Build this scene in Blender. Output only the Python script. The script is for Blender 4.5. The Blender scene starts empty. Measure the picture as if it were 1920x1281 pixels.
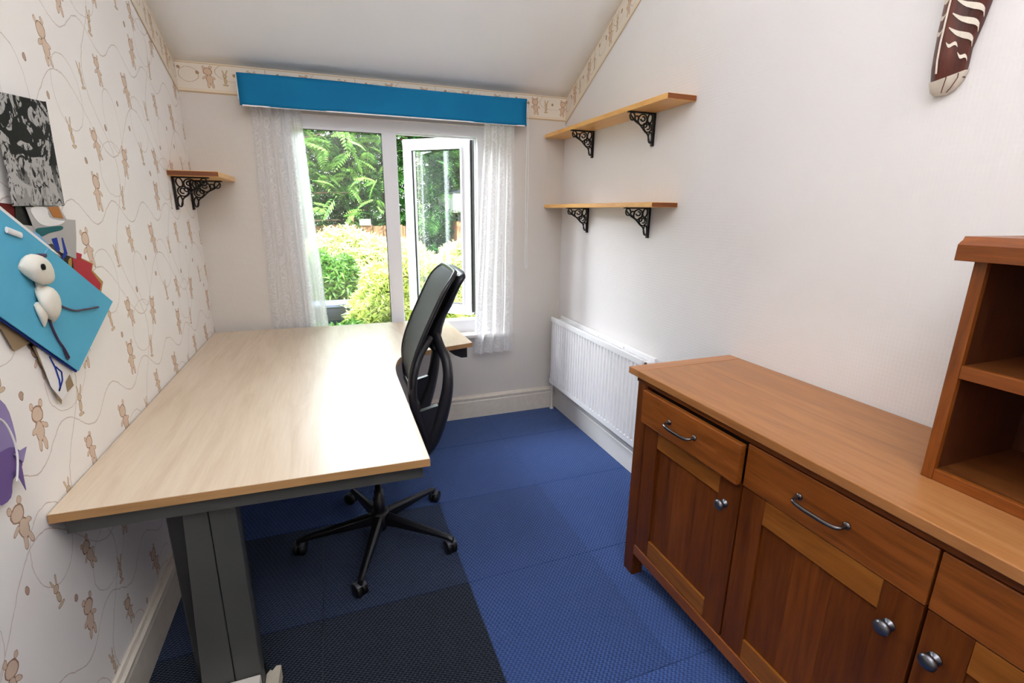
import bpy, math, random
import numpy as np
from mathutils import Vector, Matrix
random.seed(7); rng = np.random.default_rng(7)
S = bpy.context.scene
COL = S.collection
PI = math.pi
# ------------------------------------------------------------------ camera
CAMZ = 1.45
R = [[0.9385502843629424, -0.3450118503904449, 0.009496673754598159],
     [-0.0810828344727853, -0.24715122476304394, -0.9655785033087606],
     [0.3354831406734158, 0.9054739616290954, -0.2599383910383622]]
cam = bpy.data.objects.new('camera', bpy.data.cameras.new('camera')); COL.objects.link(cam)
r_, d_, f_ = (Vector(v) for v in R)
m = Matrix.Identity(4)
for i in range(3):
    m[i][0] = r_[i]; m[i][1] = -d_[i]; m[i][2] = -f_[i]
m[2][3] = CAMZ
cam.matrix_world = m
cam.data.sensor_fit = 'HORIZONTAL'; cam.data.sensor_width = 36
cam.data.lens = 907.0767 / 1920 * 36
cam.data.clip_start = 0.02
S.camera = cam
# ------------------------------------------------------------------ world, sun, lights, exposure
W = bpy.data.worlds.new('world'); S.world = W; W.use_nodes = True
wn = W.node_tree.nodes; wl = W.node_tree.links
bg = wn['Background']
sky = wn.new('ShaderNodeTexSky'); sky.sky_type = 'HOSEK_WILKIE'; sky.sun_direction = (0.3, -0.7, 0.75); sky.turbidity = 4.5
mixw = wn.new('ShaderNodeMixRGB'); mixw.inputs[0].default_value = 0.7; mixw.inputs[2].default_value = (1, 1, 1, 1)
wl.new(sky.outputs[0], mixw.inputs[1]); wl.new(mixw.outputs[0], bg.inputs[0])
bg.inputs[1].default_value = 3.2
def light(name, typ, loc, target, energy, color, **kw):
    l = bpy.data.lights.new(name, typ); l.energy = energy; l.color = color
    for k, v in kw.items(): setattr(l, k, v)
    o = bpy.data.objects.new(name, l); COL.objects.link(o); o.location = loc
    o.rotation_euler = (Vector(target) - Vector(loc)).to_track_quat('-Z', 'Y').to_euler()
    return o
light('sun', 'SUN', (0, 0, 10), (-3.0, 7.0, 2.0), 9.0, (1, .95, .86), angle=0.02)
light('added_window_fill', 'AREA', (-0.9, 5.5, 3.6), (0.50, 2.3, 1.0), 1060, (.87, .935, 1), shape='RECTANGLE', size=4.6, size_y=1.9)  # unseen area fill added outside to strengthen the daylight through the window
light('added_upward_fill', 'AREA', (0.15, -0.15, 2.1), (0.15, -0.16, 3.1), 44, (.94, .96, 1), shape='RECTANGLE', size=1.3, size_y=0.9)  # unseen upward fill, added to brighten the ceiling and upper walls
light('added_room_fill', 'AREA', (0.40, -0.55, 3.08), (0.42, 0.3, 0.6), 9, (.95, .97, 1), shape='RECTANGLE', size=1.5, size_y=0.8)  # weak downward fill added behind the camera, not a known lamp
S.view_settings.view_transform = 'Standard'; S.view_settings.look = 'None'
S.view_settings.exposure = 0.53; S.view_settings.gamma = 1.0
S.view_settings.use_curve_mapping = False
S.cycles.max_bounces = 8; S.cycles.diffuse_bounces = 5; S.cycles.glossy_bounces = 4
S.cycles.transparent_max_bounces = 24; S.cycles.transmission_bounces = 6
S.cycles.caustics_reflective = False; S.cycles.caustics_refractive = False
S.cycles.sample_clamp_indirect = 6.0
S.cycles.use_denoising = True

# ------------------------------------------------------------------ mesh helpers
def new_empty(name, loc, label=None, cat=None, group=None, kind=None, rz=0):
    o = bpy.data.objects.new(name, None); COL.objects.link(o); o.location = loc; o.rotation_euler[2] = rz
    o.empty_display_size = 0.05
    return tag(o, label, cat, group, kind)
def tag(o, label=None, cat=None, group=None, kind=None):
    if label: o['label'] = label
    if cat: o['category'] = cat
    if group: o['group'] = group
    if kind: o['kind'] = kind
    return o
def wmat(o):
    mm = Matrix.LocRotScale(o.location, o.rotation_euler, o.scale)
    return wmat(o.parent) @ mm if o.parent else mm

class MB:
    def __init__(s): s.v = []; s.f = []; s.uv = {}; s.sm = []
    def add(s, vs, fs, smooth=False, uvs=None):
        n = len(s.v); s.v += [tuple(v) for v in vs]
        for i, f in enumerate(fs):
            if uvs: s.uv[len(s.f)] = uvs[i]
            s.f.append(tuple(n + k for k in f)); s.sm.append(smooth)
        return s
    def box(s, x0, x1, y0, y1, z0, z1):
        v = [(x, y, z) for z in (z0, z1) for y in (y0, y1) for x in (x0, x1)]
        return s.add(v, [(0, 2, 3, 1), (4, 5, 7, 6), (0, 1, 5, 4), (2, 6, 7, 3), (0, 4, 6, 2), (1, 3, 7, 5)])
    def prism(s, pts, ax, a, b, smooth=False):
        """polygon pts in the two other axes, extruded along ax from a to b"""
        def P(p, t): return {'x': (t, p[0], p[1]), 'y': (p[0], t, p[1]), 'z': (p[0], p[1], t)}[ax]
        n = len(pts); v = [P(p, a) for p in pts] + [P(p, b) for p in pts]
        f = [(i, (i + 1) % n, n + (i + 1) % n, n + i) for i in range(n)]
        s.add(v, f, smooth); return s.add(v, [tuple(range(n))[::-1], tuple(range(n, 2 * n))])
    def loft(s, rings, cap=True, closed=True, smooth=True, loop=False):
        n = len(rings[0]); k = len(rings); v = [p for r in rings for p in r]; f = []
        for i in range(k if loop else k - 1):
            for j in range(n if closed else n - 1):
                a = i * n + j; b = i * n + (j + 1) % n; c = ((i + 1) % k) * n + (j + 1) % n; d = ((i + 1) % k) * n + j
                f.append((a, b, c, d))
        s.add(v, f, smooth)
        if cap and not loop: s.add(rings[0], [tuple(range(n))[::-1]]); s.add(rings[-1], [tuple(range(n))])
        return s
    def tube(s, path, rad, n=8, loop=False, flat=None, smooth=True, ref=None):
        """flat=(a,b): cross-section half axes (along ref, across)"""
        path = [Vector(p) for p in path]; k = len(path); rings = []
        refv = Vector(ref) if ref else None
        prev = None
        for i, p in enumerate(path):
            if loop: t = path[(i + 1) % k] - path[i - 1]
            else: t = path[min(i + 1, k - 1)] - path[max(i - 1, 0)]
            t.normalize()
            if refv is not None: u = refv - t * refv.dot(t)
            elif prev is None: u = t.orthogonal()
            else: u = prev - t * prev.dot(t)
            if u.length < 1e-6: u = t.orthogonal()
            u.normalize(); prev = u; w = t.cross(u)
            rr = rad[i] if isinstance(rad, (list, tuple)) else rad
            if flat:
                fa = flat[i] if isinstance(flat[0], (list, tuple)) else flat
                a, b = fa
            else: a = b = rr
            rings.append([tuple(p + u * (a * math.cos(2 * PI * j / n)) + w * (b * math.sin(2 * PI * j / n))) for j in range(n)])
        return s.loft(rings, loop=loop, smooth=smooth)
    def lathe(s, prof, c, axis='z', n=20, smooth=True):
        """prof: list of (r, t) along axis"""
        rings = []
        for r, t in prof:
            ring = []
            for j in range(n):
                a = 2 * PI * j / n; x, y = r * math.cos(a), r * math.sin(a)
                q = {'z': (x, y, t), 'x': (t, x, y), 'y': (y, t, x)}[axis]
                ring.append((c[0] + q[0], c[1] + q[1], c[2] + q[2]))
            rings.append(ring)
        return s.loft(rings, smooth=smooth)
    def grid(s, P, nu, nv, smooth=True, uv=None):
        v = [P(i / nu, j / nv) for j in range(nv + 1) for i in range(nu + 1)]
        f = []; uvs = [] if uv else None
        for j in range(nv):
            for i in range(nu):
                a = j * (nu + 1) + i; ids = (a, a + 1, a + nu + 2, a + nu + 1); f.append(ids)
                if uv: uvs.append([uv(i2 / nu, j2 / nv) for i2, j2 in ((i, j), (i + 1, j), (i + 1, j + 1), (i, j + 1))])
        return s.add(v, f, smooth, uvs)
    def build(s, name, mat, parent=None, origin=None, bevel=0, seg=2, solid=0, sub=0, label=None, cat=None, group=None, kind=None):
        if parent is not None:
            M = wmat(parent).inverted(); vs = [tuple(M @ Vector(v)) for v in s.v]; loc = (0, 0, 0)
        else:
            loc = origin or (0, 0, 0); vs = [(v[0] - loc[0], v[1] - loc[1], v[2] - loc[2]) for v in s.v]
        me = bpy.data.meshes.new(name); me.from_pydata(vs, [], s.f)
        me.polygons.foreach_set('use_smooth', s.sm)
        if s.uv:
            ul = me.uv_layers.new(name='UVMap')
            for fi, uvl in s.uv.items():
                ls = me.polygons[fi].loop_start
                for k, q in enumerate(uvl): ul.data[ls + k].uv = q
        me.materials.append(mat)
        o = bpy.data.objects.new(name, me); COL.objects.link(o); o.location = loc
        if parent is not None: o.parent = parent
        if bevel:
            b = o.modifiers.new('bevel', 'BEVEL'); b.width = bevel; b.segments = seg; b.limit_method = 'ANGLE'; b.angle_limit = 0.7
        if solid:
            b = o.modifiers.new('solid', 'SOLIDIFY'); b.thickness = solid; b.offset = 0
        if sub:
            b = o.modifiers.new('sub', 'SUBSURF'); b.levels = sub; b.render_levels = sub
        return tag(o, label, cat, group, kind)
def catmull(pts, n=6, loop=False):
    pts = [tuple(p) for p in pts]; out = []; k = len(pts)
    rngk = range(k) if loop else range(k - 1)
    for i in rngk:
        g = (lambda q: pts[q % k]) if loop else (lambda q: pts[max(0, min(k - 1, q))])
        p0, p1, p2, p3 = g(i - 1), g(i), g(i + 1), g(i + 2)
        for t in range(n):
            t /= n
            out.append(tuple(0.5 * (2 * b + (c - a) * t + (2 * a - 5 * b + 4 * c - d) * t * t + (3 * b - a - 3 * c + d) * t ** 3) for a, b, c, d in zip(p0, p1, p2, p3)))
    if not loop: out.append(pts[-1])
    return out

# ------------------------------------------------------------------ materials
def srgb(r, g, b):
    f = lambda c: (c / 255 / 12.92) if c / 255 <= 0.04045 else ((c / 255 + 0.055) / 1.055) ** 2.4
    return (f(r), f(g), f(b), 1)
class Mat:
    def __init__(s, name, color=(.8, .8, .8, 1), rough=.5, metal=0, spec=.5):
        s.m = bpy.data.materials.new(name); s.m.use_nodes = True; s.nt = s.m.node_tree
        s.b = s.nt.nodes['Principled BSDF']; s.out = s.nt.nodes['Material Output']
        s.b.inputs['Base Color'].default_value = color; s.b.inputs['Roughness'].default_value = rough
        s.b.inputs['Metallic'].default_value = metal; s.b.inputs['Specular IOR Level'].default_value = spec
    def n(s, t, **kw):
        nd = s.nt.nodes.new('ShaderNode' + t)
        for k, v in kw.items():
            if k.startswith('i_'):
                key = k[2:]; key = int(key) if key.isdigit() else key.replace('_', ' ')
                nd.inputs[key].default_value = v
            else: setattr(nd, k, v)
        return nd
    def l(s, a, b): s.nt.links.new(a, b)
    def coord(s, kind='Object', scale=(1, 1, 1), rot=(0, 0, 0), loc=(0, 0, 0)):
        tc = s.n('TexCoord'); mp = s.n('Mapping'); mp.inputs['Scale'].default_value = scale
        mp.inputs['Rotation'].default_value = rot; mp.inputs['Location'].default_value = loc
        s.l(tc.outputs[kind], mp.inputs[0]); return mp.outputs[0]
    def noise(s, vec, scale, detail=3, rough=.5, dist=0):
        n = s.n('TexNoise'); n.inputs['Scale'].default_value = scale; n.inputs['Detail'].default_value = detail
        n.inputs['Roughness'].default_value = rough; n.inputs['Distortion'].default_value = dist
        s.l(vec, n.inputs['Vector']); return n.outputs['Fac']
    def ramp(s, fac, stops, interp='LINEAR'):
        r = s.n('ValToRGB'); r.color_ramp.interpolation = interp
        while len(r.color_ramp.elements) < len(stops): r.color_ramp.elements.new(.5)
        for e, (p, c) in zip(r.color_ramp.elements, stops): e.position = p; e.color = c
        s.l(fac, r.inputs[0]); return r.outputs[0]
    def mix(s, fac, a, b, mode='MIX'):
        n = s.n('MixRGB', blend_type=mode)
        for i, q in enumerate((fac, a, b)):
            if isinstance(q, bpy.types.NodeSocket): s.l(q, n.inputs[i])
            else: n.inputs[i].default_value = q
        return n.outputs[0]
    def math(s, op, a, b=None, c=None, clamp=False):
        n = s.n('Math', operation=op, use_clamp=clamp)
        for i, q in enumerate((a, b, c)):
            if q is None: continue
            if isinstance(q, bpy.types.NodeSocket): s.l(q, n.inputs[i])
            else: n.inputs[i].default_value = q
        return n.outputs[0]
    def color(s, c): s.l(c, s.b.inputs['Base Color']); return s
    def rough(s, c): s.l(c, s.b.inputs['Roughness']); return s
    def bump(s, h, strength=.3, dist=.01):
        n = s.n('Bump'); n.inputs['Strength'].default_value = strength; n.inputs['Distance'].default_value = dist
        s.l(h, n.inputs['Height']); s.l(n.outputs[0], s.b.inputs['Normal']); return s

def plain(name, col, rough=.5, metal=0, spec=.5, var=.06, vs=6, bump=0, bs=120):
    q = Mat(name, col, rough, metal, spec); v = q.coord()
    if var:
        n = q.noise(v, vs, 4)
        d = tuple(c * (1 - var) for c in col[:3]) + (1,); e = tuple(min(1, c * (1 + var)) for c in col[:3]) + (1,)
        q.color(q.ramp(n, [(.3, d), (.7, e)]))
    if bump: q.bump(q.noise(v, bs, 3), bump, .002)
    return q.m

def wood(name, axis, dark, mid, lite, rough=.38, scale=1.0, knots=False, spec=.5):
    q = Mat(name, mid, rough, spec=spec)
    sc = {'x': (1.2, 14, 14), 'y': (14, 1.2, 14), 'z': (14, 14, 1.2)}[axis]
    v = q.coord(scale=tuple(c * scale for c in sc))
    a = q.noise(v, 1.6, 5, .6, 1.2); fine = q.noise(q.coord(scale=tuple(c * scale * 6 for c in sc)), 1.5, 4, .6)
    c1 = q.ramp(a, [(.28, dark), (.5, mid), (.72, lite)])
    c2 = q.mix(.22, c1, q.ramp(fine, [(.3, dark), (.6, lite)]), 'MIX')
    if knots:
        vo = q.n('TexVoronoi'); vo.inputs['Scale'].default_value = 2.3; q.l(q.coord(scale=(3, 1.2, 1.2) if axis != 'y' else (1.2, 1, 3)), vo.inputs['Vector'])
        k = q.ramp(vo.outputs['Distance'], [(.03, (1, 1, 1, 1)), (.09, (0, 0, 0, 1))])
        c2 = q.mix(q.math('MULTIPLY', k, .6), c2, dark)
    q.color(c2); q.bump(fine, .06, .002)
    q.rough(q.ramp(a, [(.2, (rough - .06,) * 3 + (1,)), (.8, (rough + .08,) * 3 + (1,))]))
    return q.m

# ---- teddy-bear and swirl wallpaper print: SDF ellipses on a repeating tile
def ell(q, vec, cx, cy, rx, ry, rot=0):
    mp = q.n('Mapping', vector_type='TEXTURE'); mp.inputs['Location'].default_value = (cx, cy, 0)
    mp.inputs['Scale'].default_value = (rx, ry, 1); mp.inputs['Rotation'].default_value = (0, 0, rot)
    q.l(vec, mp.inputs[0]); ln = q.n('VectorMath', operation='LENGTH'); q.l(mp.outputs[0], ln.inputs[0]); return ln.outputs['Value']
def umin(q, ds):
    d = ds[0]
    for e in ds[1:]: d = q.math('SMOOTH_MIN', d, e, .12)
    return d
def place(x, y, a, s):
    ca, sa = math.cos(a) * s, math.sin(a) * s
    return lambda px, py: (x + px * ca - py * sa, y + px * sa + py * ca)
def bear(q, vec, x, y, a=0, s=1.0, flip=1):
    P = place(x, y, a, s); ds = []
    for px, py, rx, ry, ro in [(0, .027, .021, .019, 0), (-.016, .046, .007, .008, 0), (.017, .047, .007, .008, 0),
                               (.002 * flip, -.010, .016, .024, 0), (-.019 * flip, 0, .013, .006, .5 * flip), (.018 * flip, -.004, .012, .006, -.4 * flip),
                               (-.008, -.036, .007, .015, -.15), (.010, -.037, .007, .015, .2)]:
        c = P(px, py); ds.append(ell(q, vec, c[0], c[1], rx * s, ry * s, a + ro))
    return umin(q, ds)
def bunny(q, vec, x, y, a=0, s=1.0):
    P = place(x, y, a, s); ds = []
    for px, py, rx, ry, ro in [(0, .018, .010, .010, 0), (-.007, .036, .0035, .013, .3), (.008, .036, .0035, .013, -.35), (0, -.004, .008, .014, 0), (0, -.024, .013, .005, 0)]:
        c = P(px, py); ds.append(ell(q, vec, c[0], c[1], rx * s, ry * s, a + ro))
    return umin(q, ds)
def loopring(q, vec, cx, cy, rx, ry, rot=0, w=.016):
    d = ell(q, vec, cx, cy, rx, ry, rot)
    return q.math('DIVIDE', q.math('ABSOLUTE', q.math('SUBTRACT', d, 1.0)), w * .1 / ((rx + ry) / 2))
def print_layer(q, base, d, fill, line):
    wob = d
    f = q.ramp(wob, [(0, (1, 1, 1, 1)), (.97, (1, 1, 1, 1)), (1.03, (0, 0, 0, 1))])
    inner = q.ramp(wob, [(0, (0, 0, 0, 1)), (.78, (0, 0, 0, 1)), (.9, (1, 1, 1, 1))])
    col = q.mix(inner, fill, line)
    return q.mix(f, base, col)
def wrap(q, vec, W_, H_, ox, oy):
    sx = q.n('SeparateXYZ'); q.l(vec, sx.inputs[0]); cx = q.n('CombineXYZ')
    q.l(q.math('WRAP', q.math('ADD', sx.outputs[0], ox), W_, 0.0), cx.inputs[0])
    q.l(q.math('WRAP', q.math('ADD', sx.outputs[1], oy), H_, 0.0), cx.inputs[1])
    return cx.outputs[0]
CREAM = srgb(238, 233, 228)
def wallpaper():
    q = Mat('nursery_wallpaper', CREAM, .62, spec=.3)
    tc = q.n('TexCoord'); sp = q.n('SeparateXYZ'); q.l(tc.outputs['Object'], sp.inputs[0])
    cb = q.n('CombineXYZ'); q.l(sp.outputs[1], cb.inputs[0]); q.l(sp.outputs[2], cb.inputs[1]); v0 = cb.outputs[0]
    nz = q.n('TexNoise'); nz.inputs['Scale'].default_value = 38; q.l(v0, nz.inputs['Vector'])
    vs = q.n('VectorMath', operation='MULTIPLY_ADD'); q.l(nz.outputs['Color'], vs.inputs[0]); vs.inputs[1].default_value = (.010, .010, 0); q.l(v0, vs.inputs[2])
    v = wrap(q, vs.outputs[0], .58, .54, -1.12, -.33)
    base = q.mix(q.noise(v0, 5, 3), srgb(246, 242, 238), srgb(240, 234, 229))
    rings = [loopring(q, v, .17, .36, .085, .10), loopring(q, v, .40, .17, .11, .085, .4), loopring(q, v, .36, .43, .07, .06, -.3),
             loopring(q, v, .10, .14, .06, .085, .2), loopring(q, v, .47, .33, .06, .10, .1)]
    sv = q.n('SeparateXYZ'); q.l(vs.outputs[0], sv.inputs[0]); X_, Y_ = sv.outputs[0], sv.outputs[1]
    def wave(a, b, period, amp, ph, c0, per2):
        w_ = q.math('MULTIPLY', q.math('SINE', q.math('ADD', q.math('MULTIPLY', a, 2 * PI / period), ph)), amp)
        d_ = q.math('WRAP', q.math('SUBTRACT', q.math('SUBTRACT', b, w_), c0), per2 / 2, -per2 / 2)
        return q.math('DIVIDE', q.math('ABSOLUTE', d_), .0024)
    rings = [rings[0], rings[1], rings[4], wave(X_, Y_, .58, .10, .6, .10, .54), wave(Y_, X_, .54, .07, 2.1, .33, .58), wave(X_, Y_, .29, .035, 1.4, .36, .54)]
    rd = rings[0]
    for e in rings[1:]: rd = q.math('MINIMUM', rd, e)
    rf = q.ramp(rd, [(.35, (.55,) * 3 + (1,)), (1.0, (0, 0, 0, 1))])
    c = q.mix(rf, base, srgb(176, 146, 130))
    fill = q.mix(q.noise(v0, 25, 2), srgb(226, 200, 180), srgb(212, 188, 164)); line = srgb(150, 112, 88)
    for (x, y, a, s, fl) in [(.09, .465, .15, 1.12, 1), (.235, .09, -.1, 1.12, -1), (.30, .235, .25, .95, 1), (.52, .20, -.25, 1.05, -1), (.43, .475, .1, .9, 1)]:
        c = print_layer(q, c, bear(q, v, x, y, a, s, fl), fill, line)
    for (x, y, a, s) in [(.14, .24, .1, 1.1), (.43, .07, -.2, 1.1), (.285, .42, .1, 1.0)]:
        c = print_layer(q, c, bunny(q, v, x, y, a, s), q.mix(.3, fill, srgb(196, 176, 128)), line)
    for (x, y) in [(.40, .30), (.05, .33), (.20, .18), (.55, .40)]:
        c = print_layer(q, c, ell(q, v, x, y, .008, .010), srgb(190, 160, 140), srgb(130, 95, 80))
    q.color(c); q.bump(q.noise(v0, 260, 2), .08, .001); return q.m
def border_mat():
    q = Mat('wallpaper_border', CREAM, .6, spec=.3)
    tc = q.n('TexCoord'); v0 = tc.outputs['UV']
    nz = q.n('TexNoise'); nz.inputs['Scale'].default_value = 38; q.l(v0, nz.inputs['Vector'])
    vs = q.n('VectorMath', operation='MULTIPLY_ADD'); q.l(nz.outputs['Color'], vs.inputs[0]); vs.inputs[1].default_value = (.008, .008, 0); q.l(v0, vs.inputs[2])
    v = wrap(q, vs.outputs[0], .46, .5, .0, .0)
    c = q.mix(q.noise(v0, 5, 3), srgb(236, 226, 212), srgb(228, 216, 200))
    rings = [loopring(q, v, .06, .09, .045, .035), loopring(q, v, .30, .12, .12, .05, .1), loopring(q, v, .40, .07, .04, .03)]
    rd = rings[0]
    for e in rings[1:]: rd = q.math('MINIMUM', rd, e)
    c = q.mix(q.ramp(rd, [(.35, (.85,) * 3 + (1,)), (1.0, (0, 0, 0, 1))]), c, srgb(176, 146, 120))
    fill = srgb(216, 186, 158); line = srgb(150, 112, 84)
    for (x, y, a, s, fl) in [(.15, .082, .1, 1.0, 1), (.345, .08, -.1, .95, -1)]:
        c = print_layer(q, c, bear(q, v, x, y, a, s, fl), fill, line)
    for (x, y, s) in [(.225, .075, 1.0), (.42, .07, .9)]:
        c = print_layer(q, c, bunny(q, v, x, y, 0, s), srgb(205, 180, 140), line)
    for (x, y) in [(.018, .12), (.10, .10), (.27, .10)]:
        c = print_layer(q, c, ell(q, v, x, y, .008, .008), srgb(176, 140, 110), srgb(120, 85, 65))
    sp = q.n('SeparateXYZ'); q.l(v0, sp.inputs[0])
    bands = q.ramp(sp.outputs[1], [(.0, srgb(196, 168, 132)), (.005, srgb(232, 216, 192)), (.016, srgb(205, 180, 146)), (.020, (0, 0, 0, 1)), (1, (0, 0, 0, 1))], 'CONSTANT')
    lowm = q.math('LESS_THAN', sp.outputs[1], .020); him = q.math('GREATER_THAN', sp.outputs[1], .138)
    bands2 = q.ramp(q.math('SUBTRACT', .158, sp.outputs[1]), [(.0, srgb(196, 168, 132)), (.006, srgb(234, 218, 194)), (.014, srgb(205, 180, 146)), (.9, (0, 0, 0, 1))], 'CONSTANT')
    c = q.mix(lowm, c, bands); c = q.mix(him, c, bands2)
    q.color(c); return q.m
def embossed(name, a, b):
    q = Mat(name, a, .6, spec=.3)
    v = q.coord(); 
    q.color(q.mix(q.noise(v, 3, 4), a, b))
    sp = q.n('SeparateXYZ'); q.l(v, sp.inputs[0])
    u = q.math('ADD', sp.outputs[1], sp.outputs[0]); k = 2 * PI / .021
    w1 = q.math('SINE', q.math('MULTIPLY', q.math('ADD', u, q.math('MULTIPLY', sp.outputs[2], .8)), k))
    w2 = q.math('SINE', q.math('MULTIPLY', q.math('SUBTRACT', u, q.math('MULTIPLY', sp.outputs[2], .8)), k))
    h = q.math('MULTIPLY', w1, w2)
    q.bump(h, .10, .0015); return q.m
def carpet(name, a, b, c_):
    q = Mat(name, a, .95, spec=.15)
    v = q.coord(); sp = q.n('SeparateXYZ'); q.l(v, sp.inputs[0])
    jit = q.noise(v, 20, 2)
    k = 2 * PI / .0165
    row = q.math('MULTIPLY', q.math('FLOOR', q.math('DIVIDE', sp.outputs[1], .0115)), .0055)
    w1 = q.math('SINE', q.math('MULTIPLY', q.math('ADD', q.math('ADD', sp.outputs[0], row), q.math('MULTIPLY', jit, .006)), k))
    w2 = q.math('SINE', q.math('MULTIPLY', sp.outputs[1], 2 * PI / .0115))
    h = q.math('ADD', q.math('MULTIPLY', q.math('MULTIPLY', w1, w2), .5), .5)
    h2 = q.math('ADD', q.math('MULTIPLY', h, .7), q.math('MULTIPLY', q.noise(v, 420, 2), .5))
    col = q.ramp(h2, [(.25, a), (.8, b)])
    lg = q.ramp(q.noise(v, 3.5, 4, .6), [(.35, (0, 0, 0, 1)), (.7, (.5,) * 3 + (1,))])
    q.color(q.mix(lg, col, c_)); q.bump(h2, .8, .006)
    q.b.inputs['Sheen Weight'].default_value = .25; q.b.inputs['Sheen Roughness'].default_value = .5
    q.b.inputs['Sheen Tint'].default_value = (.55, .7, 1, 1)
    return q.m
def lace():
    q = Mat('lace_net', srgb(246, 246, 248), .8)
    nt = q.nt; v = q.n('TexCoord').outputs['UV']
    nt.nodes.remove(q.b)
    dif = q.n('BsdfDiffuse'); dif.inputs[0].default_value = (.95, .95, .96, 1)
    tr = q.n('BsdfTranslucent'); tr.inputs[0].default_value = (.97, .97, .98, 1)
    tp = q.n('BsdfTransparent'); m1 = q.n('MixShader'); m1.inputs[0].default_value = .62
    q.l(dif.outputs[0], m1.inputs[1]); q.l(tr.outputs[0], m1.inputs[2])
    vo = q.n('TexVoronoi', feature='DISTANCE_TO_EDGE'); vo.inputs['Scale'].default_value = 26; q.l(v, vo.inputs['Vector'])
    fl = q.ramp(vo.outputs['Distance'], [(.03, (.9,) * 3 + (1,)), (.10, (.32,) * 3 + (1,)), (.3, (.72,) * 3 + (1,))])
    sp = q.n('SeparateXYZ'); q.l(v, sp.inputs[0])
    # floral bands along both hems
    bnd = q.math('SINE', q.math('MULTIPLY', sp.outputs[0], 2 * PI / .105))
    bm = q.ramp(bnd, [(.15, (0, 0, 0, 1)), (.55, (1, 1, 1, 1))])
    mesh = q.math('ADD', .64, q.math('MULTIPLY', q.noise(v, 60, 2), .16))
    al = q.math('ADD', mesh, q.math('MULTIPLY', q.math('MULTIPLY', fl, bm), .30), clamp=True)
    al = q.math('MAXIMUM', al, q.math('MULTIPLY', fl, .55))
    m2 = q.n('MixShader'); q.l(al, m2.inputs[0]); q.l(tp.outputs[0], m2.inputs[1]); q.l(m1.outputs[0], m2.inputs[2])
    q.l(m2.outputs[0], q.out.inputs[0]); return q.m
def glass():
    q = Mat('window_glass'); q.nt.nodes.remove(q.b)
    tp = q.n('BsdfTransparent'); tp.inputs[0].default_value = (.95, .98, .97, 1); gl = q.n('BsdfGlossy'); gl.inputs['Roughness'].default_value = .01
    gl.inputs[0].default_value = (.95, 1, .98, 1)
    fr = q.n('Fresnel'); fr.inputs[0].default_value = 1.6; ms = q.n('MixShader')
    q.l(q.math('MULTIPLY', fr.outputs[0], 1.3, clamp=True), ms.inputs[0]); q.l(tp.outputs[0], ms.inputs[1]); q.l(gl.outputs[0], ms.inputs[2]); q.l(ms.outputs[0], q.out.inputs[0])
    return q.m
def leaf(name, cols, trans=.35, rough=.5):
    q = Mat(name, cols[0], rough); g = q.n('NewGeometry')
    n = len(cols); c = q.ramp(g.outputs['Random Per Island'], [(i / max(1, n - 1), cc) for i, cc in enumerate(cols)])
    q.color(c); tr = q.n('BsdfTranslucent'); q.l(c, tr.inputs[0]); ms = q.n('MixShader'); ms.inputs[0].default_value = trans
    q.l(q.b.outputs[0], ms.inputs[1]); q.l(tr.outputs[0], ms.inputs[2]); q.l(ms.outputs[0], q.out.inputs[0])
    return q.m
M = {}
M['wallpaper'] = wallpaper(); M['border'] = border_mat()
M['back'] = embossed('beige_window_wall', srgb(219, 212, 204), srgb(213, 205, 197))
M['right'] = embossed('pale_embossed_wall', srgb(236, 233, 232), srgb(230, 226, 225))
M['ceiling'] = plain('ceiling_paint', srgb(248, 249, 250), .8, var=.02, vs=1.5)
M['gloss'] = plain('white_gloss_paint', srgb(236, 232, 226), .3, var=.02)
M['dustyrail'] = plain('aged_gloss_paint', srgb(226, 216, 202), .4, var=.05, vs=30)
M['carpet_blue'] = carpet('carpet_blue', srgb(21, 36, 76), srgb(66, 96, 162), srgb(53, 77, 131))
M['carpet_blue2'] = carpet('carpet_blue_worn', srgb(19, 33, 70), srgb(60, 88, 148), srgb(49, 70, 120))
M['carpet_navy_shaded'] = carpet('carpet_navy_shaded', srgb(12, 18, 34), srgb(38, 50, 80), srgb(30, 38, 58))  # in-between tile tone with some of the desk's shade painted in
M['carpet_char_shaded'] = carpet('carpet_charcoal_shaded', srgb(6, 8, 13), srgb(24, 27, 36), srgb(18, 19, 24))  # dark tile tone, deepened further by painting in the desk's shadow
M['upvc'] = plain('white_upvc', srgb(238, 238, 242), .28, var=.01)
M['glass'] = glass(); M['lace'] = lace()
M['seal'] = plain('black_rubber_seal', srgb(24, 24, 26), .6, var=0)
q = Mat('blue_blind_fabric', srgb(0, 110, 160), .75, spec=.25); v = q.coord()
q.color(q.mix(q.noise(v, 5, 4), srgb(2, 104, 152), srgb(10, 124, 172))); q.bump(q.noise(q.coord(scale=(1, 1, 1)), 500, 2), .1, .001); M['blind'] = q.m
M['plastic_white'] = plain('white_plastic', srgb(240, 240, 240), .35, var=0)
M['radiator'] = plain('radiator_enamel', srgb(242, 241, 242), .3, var=.01)
q = Mat('maple_laminate', srgb(222, 200, 170), .36, spec=.42)
a = q.noise(q.coord(scale=(9, 1.1, 1)), 2.2, 5, .6, .6); b = q.noise(q.coord(scale=(60, 3, 1)), 2, 4, .6); c = q.noise(q.coord(scale=(3, 1, 1)), 1.2, 2)
cc = q.ramp(a, [(.3, srgb(200, 178, 154)), (.5, srgb(212, 193, 170)), (.75, srgb(218, 201, 181))]); cc = q.mix(.14, cc, q.ramp(b, [(.35, srgb(196, 164, 128)), (.65, srgb(232, 212, 184))]))
q.color(q.mix(q.math('MULTIPLY', c, .15), cc, srgb(200, 176, 150))); M['maple'] = q.m
M['maple_edge'] = wood('maple_edge', 'x', srgb(150, 110, 66), srgb(170, 128, 82), srgb(186, 144, 96), .45)
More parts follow.
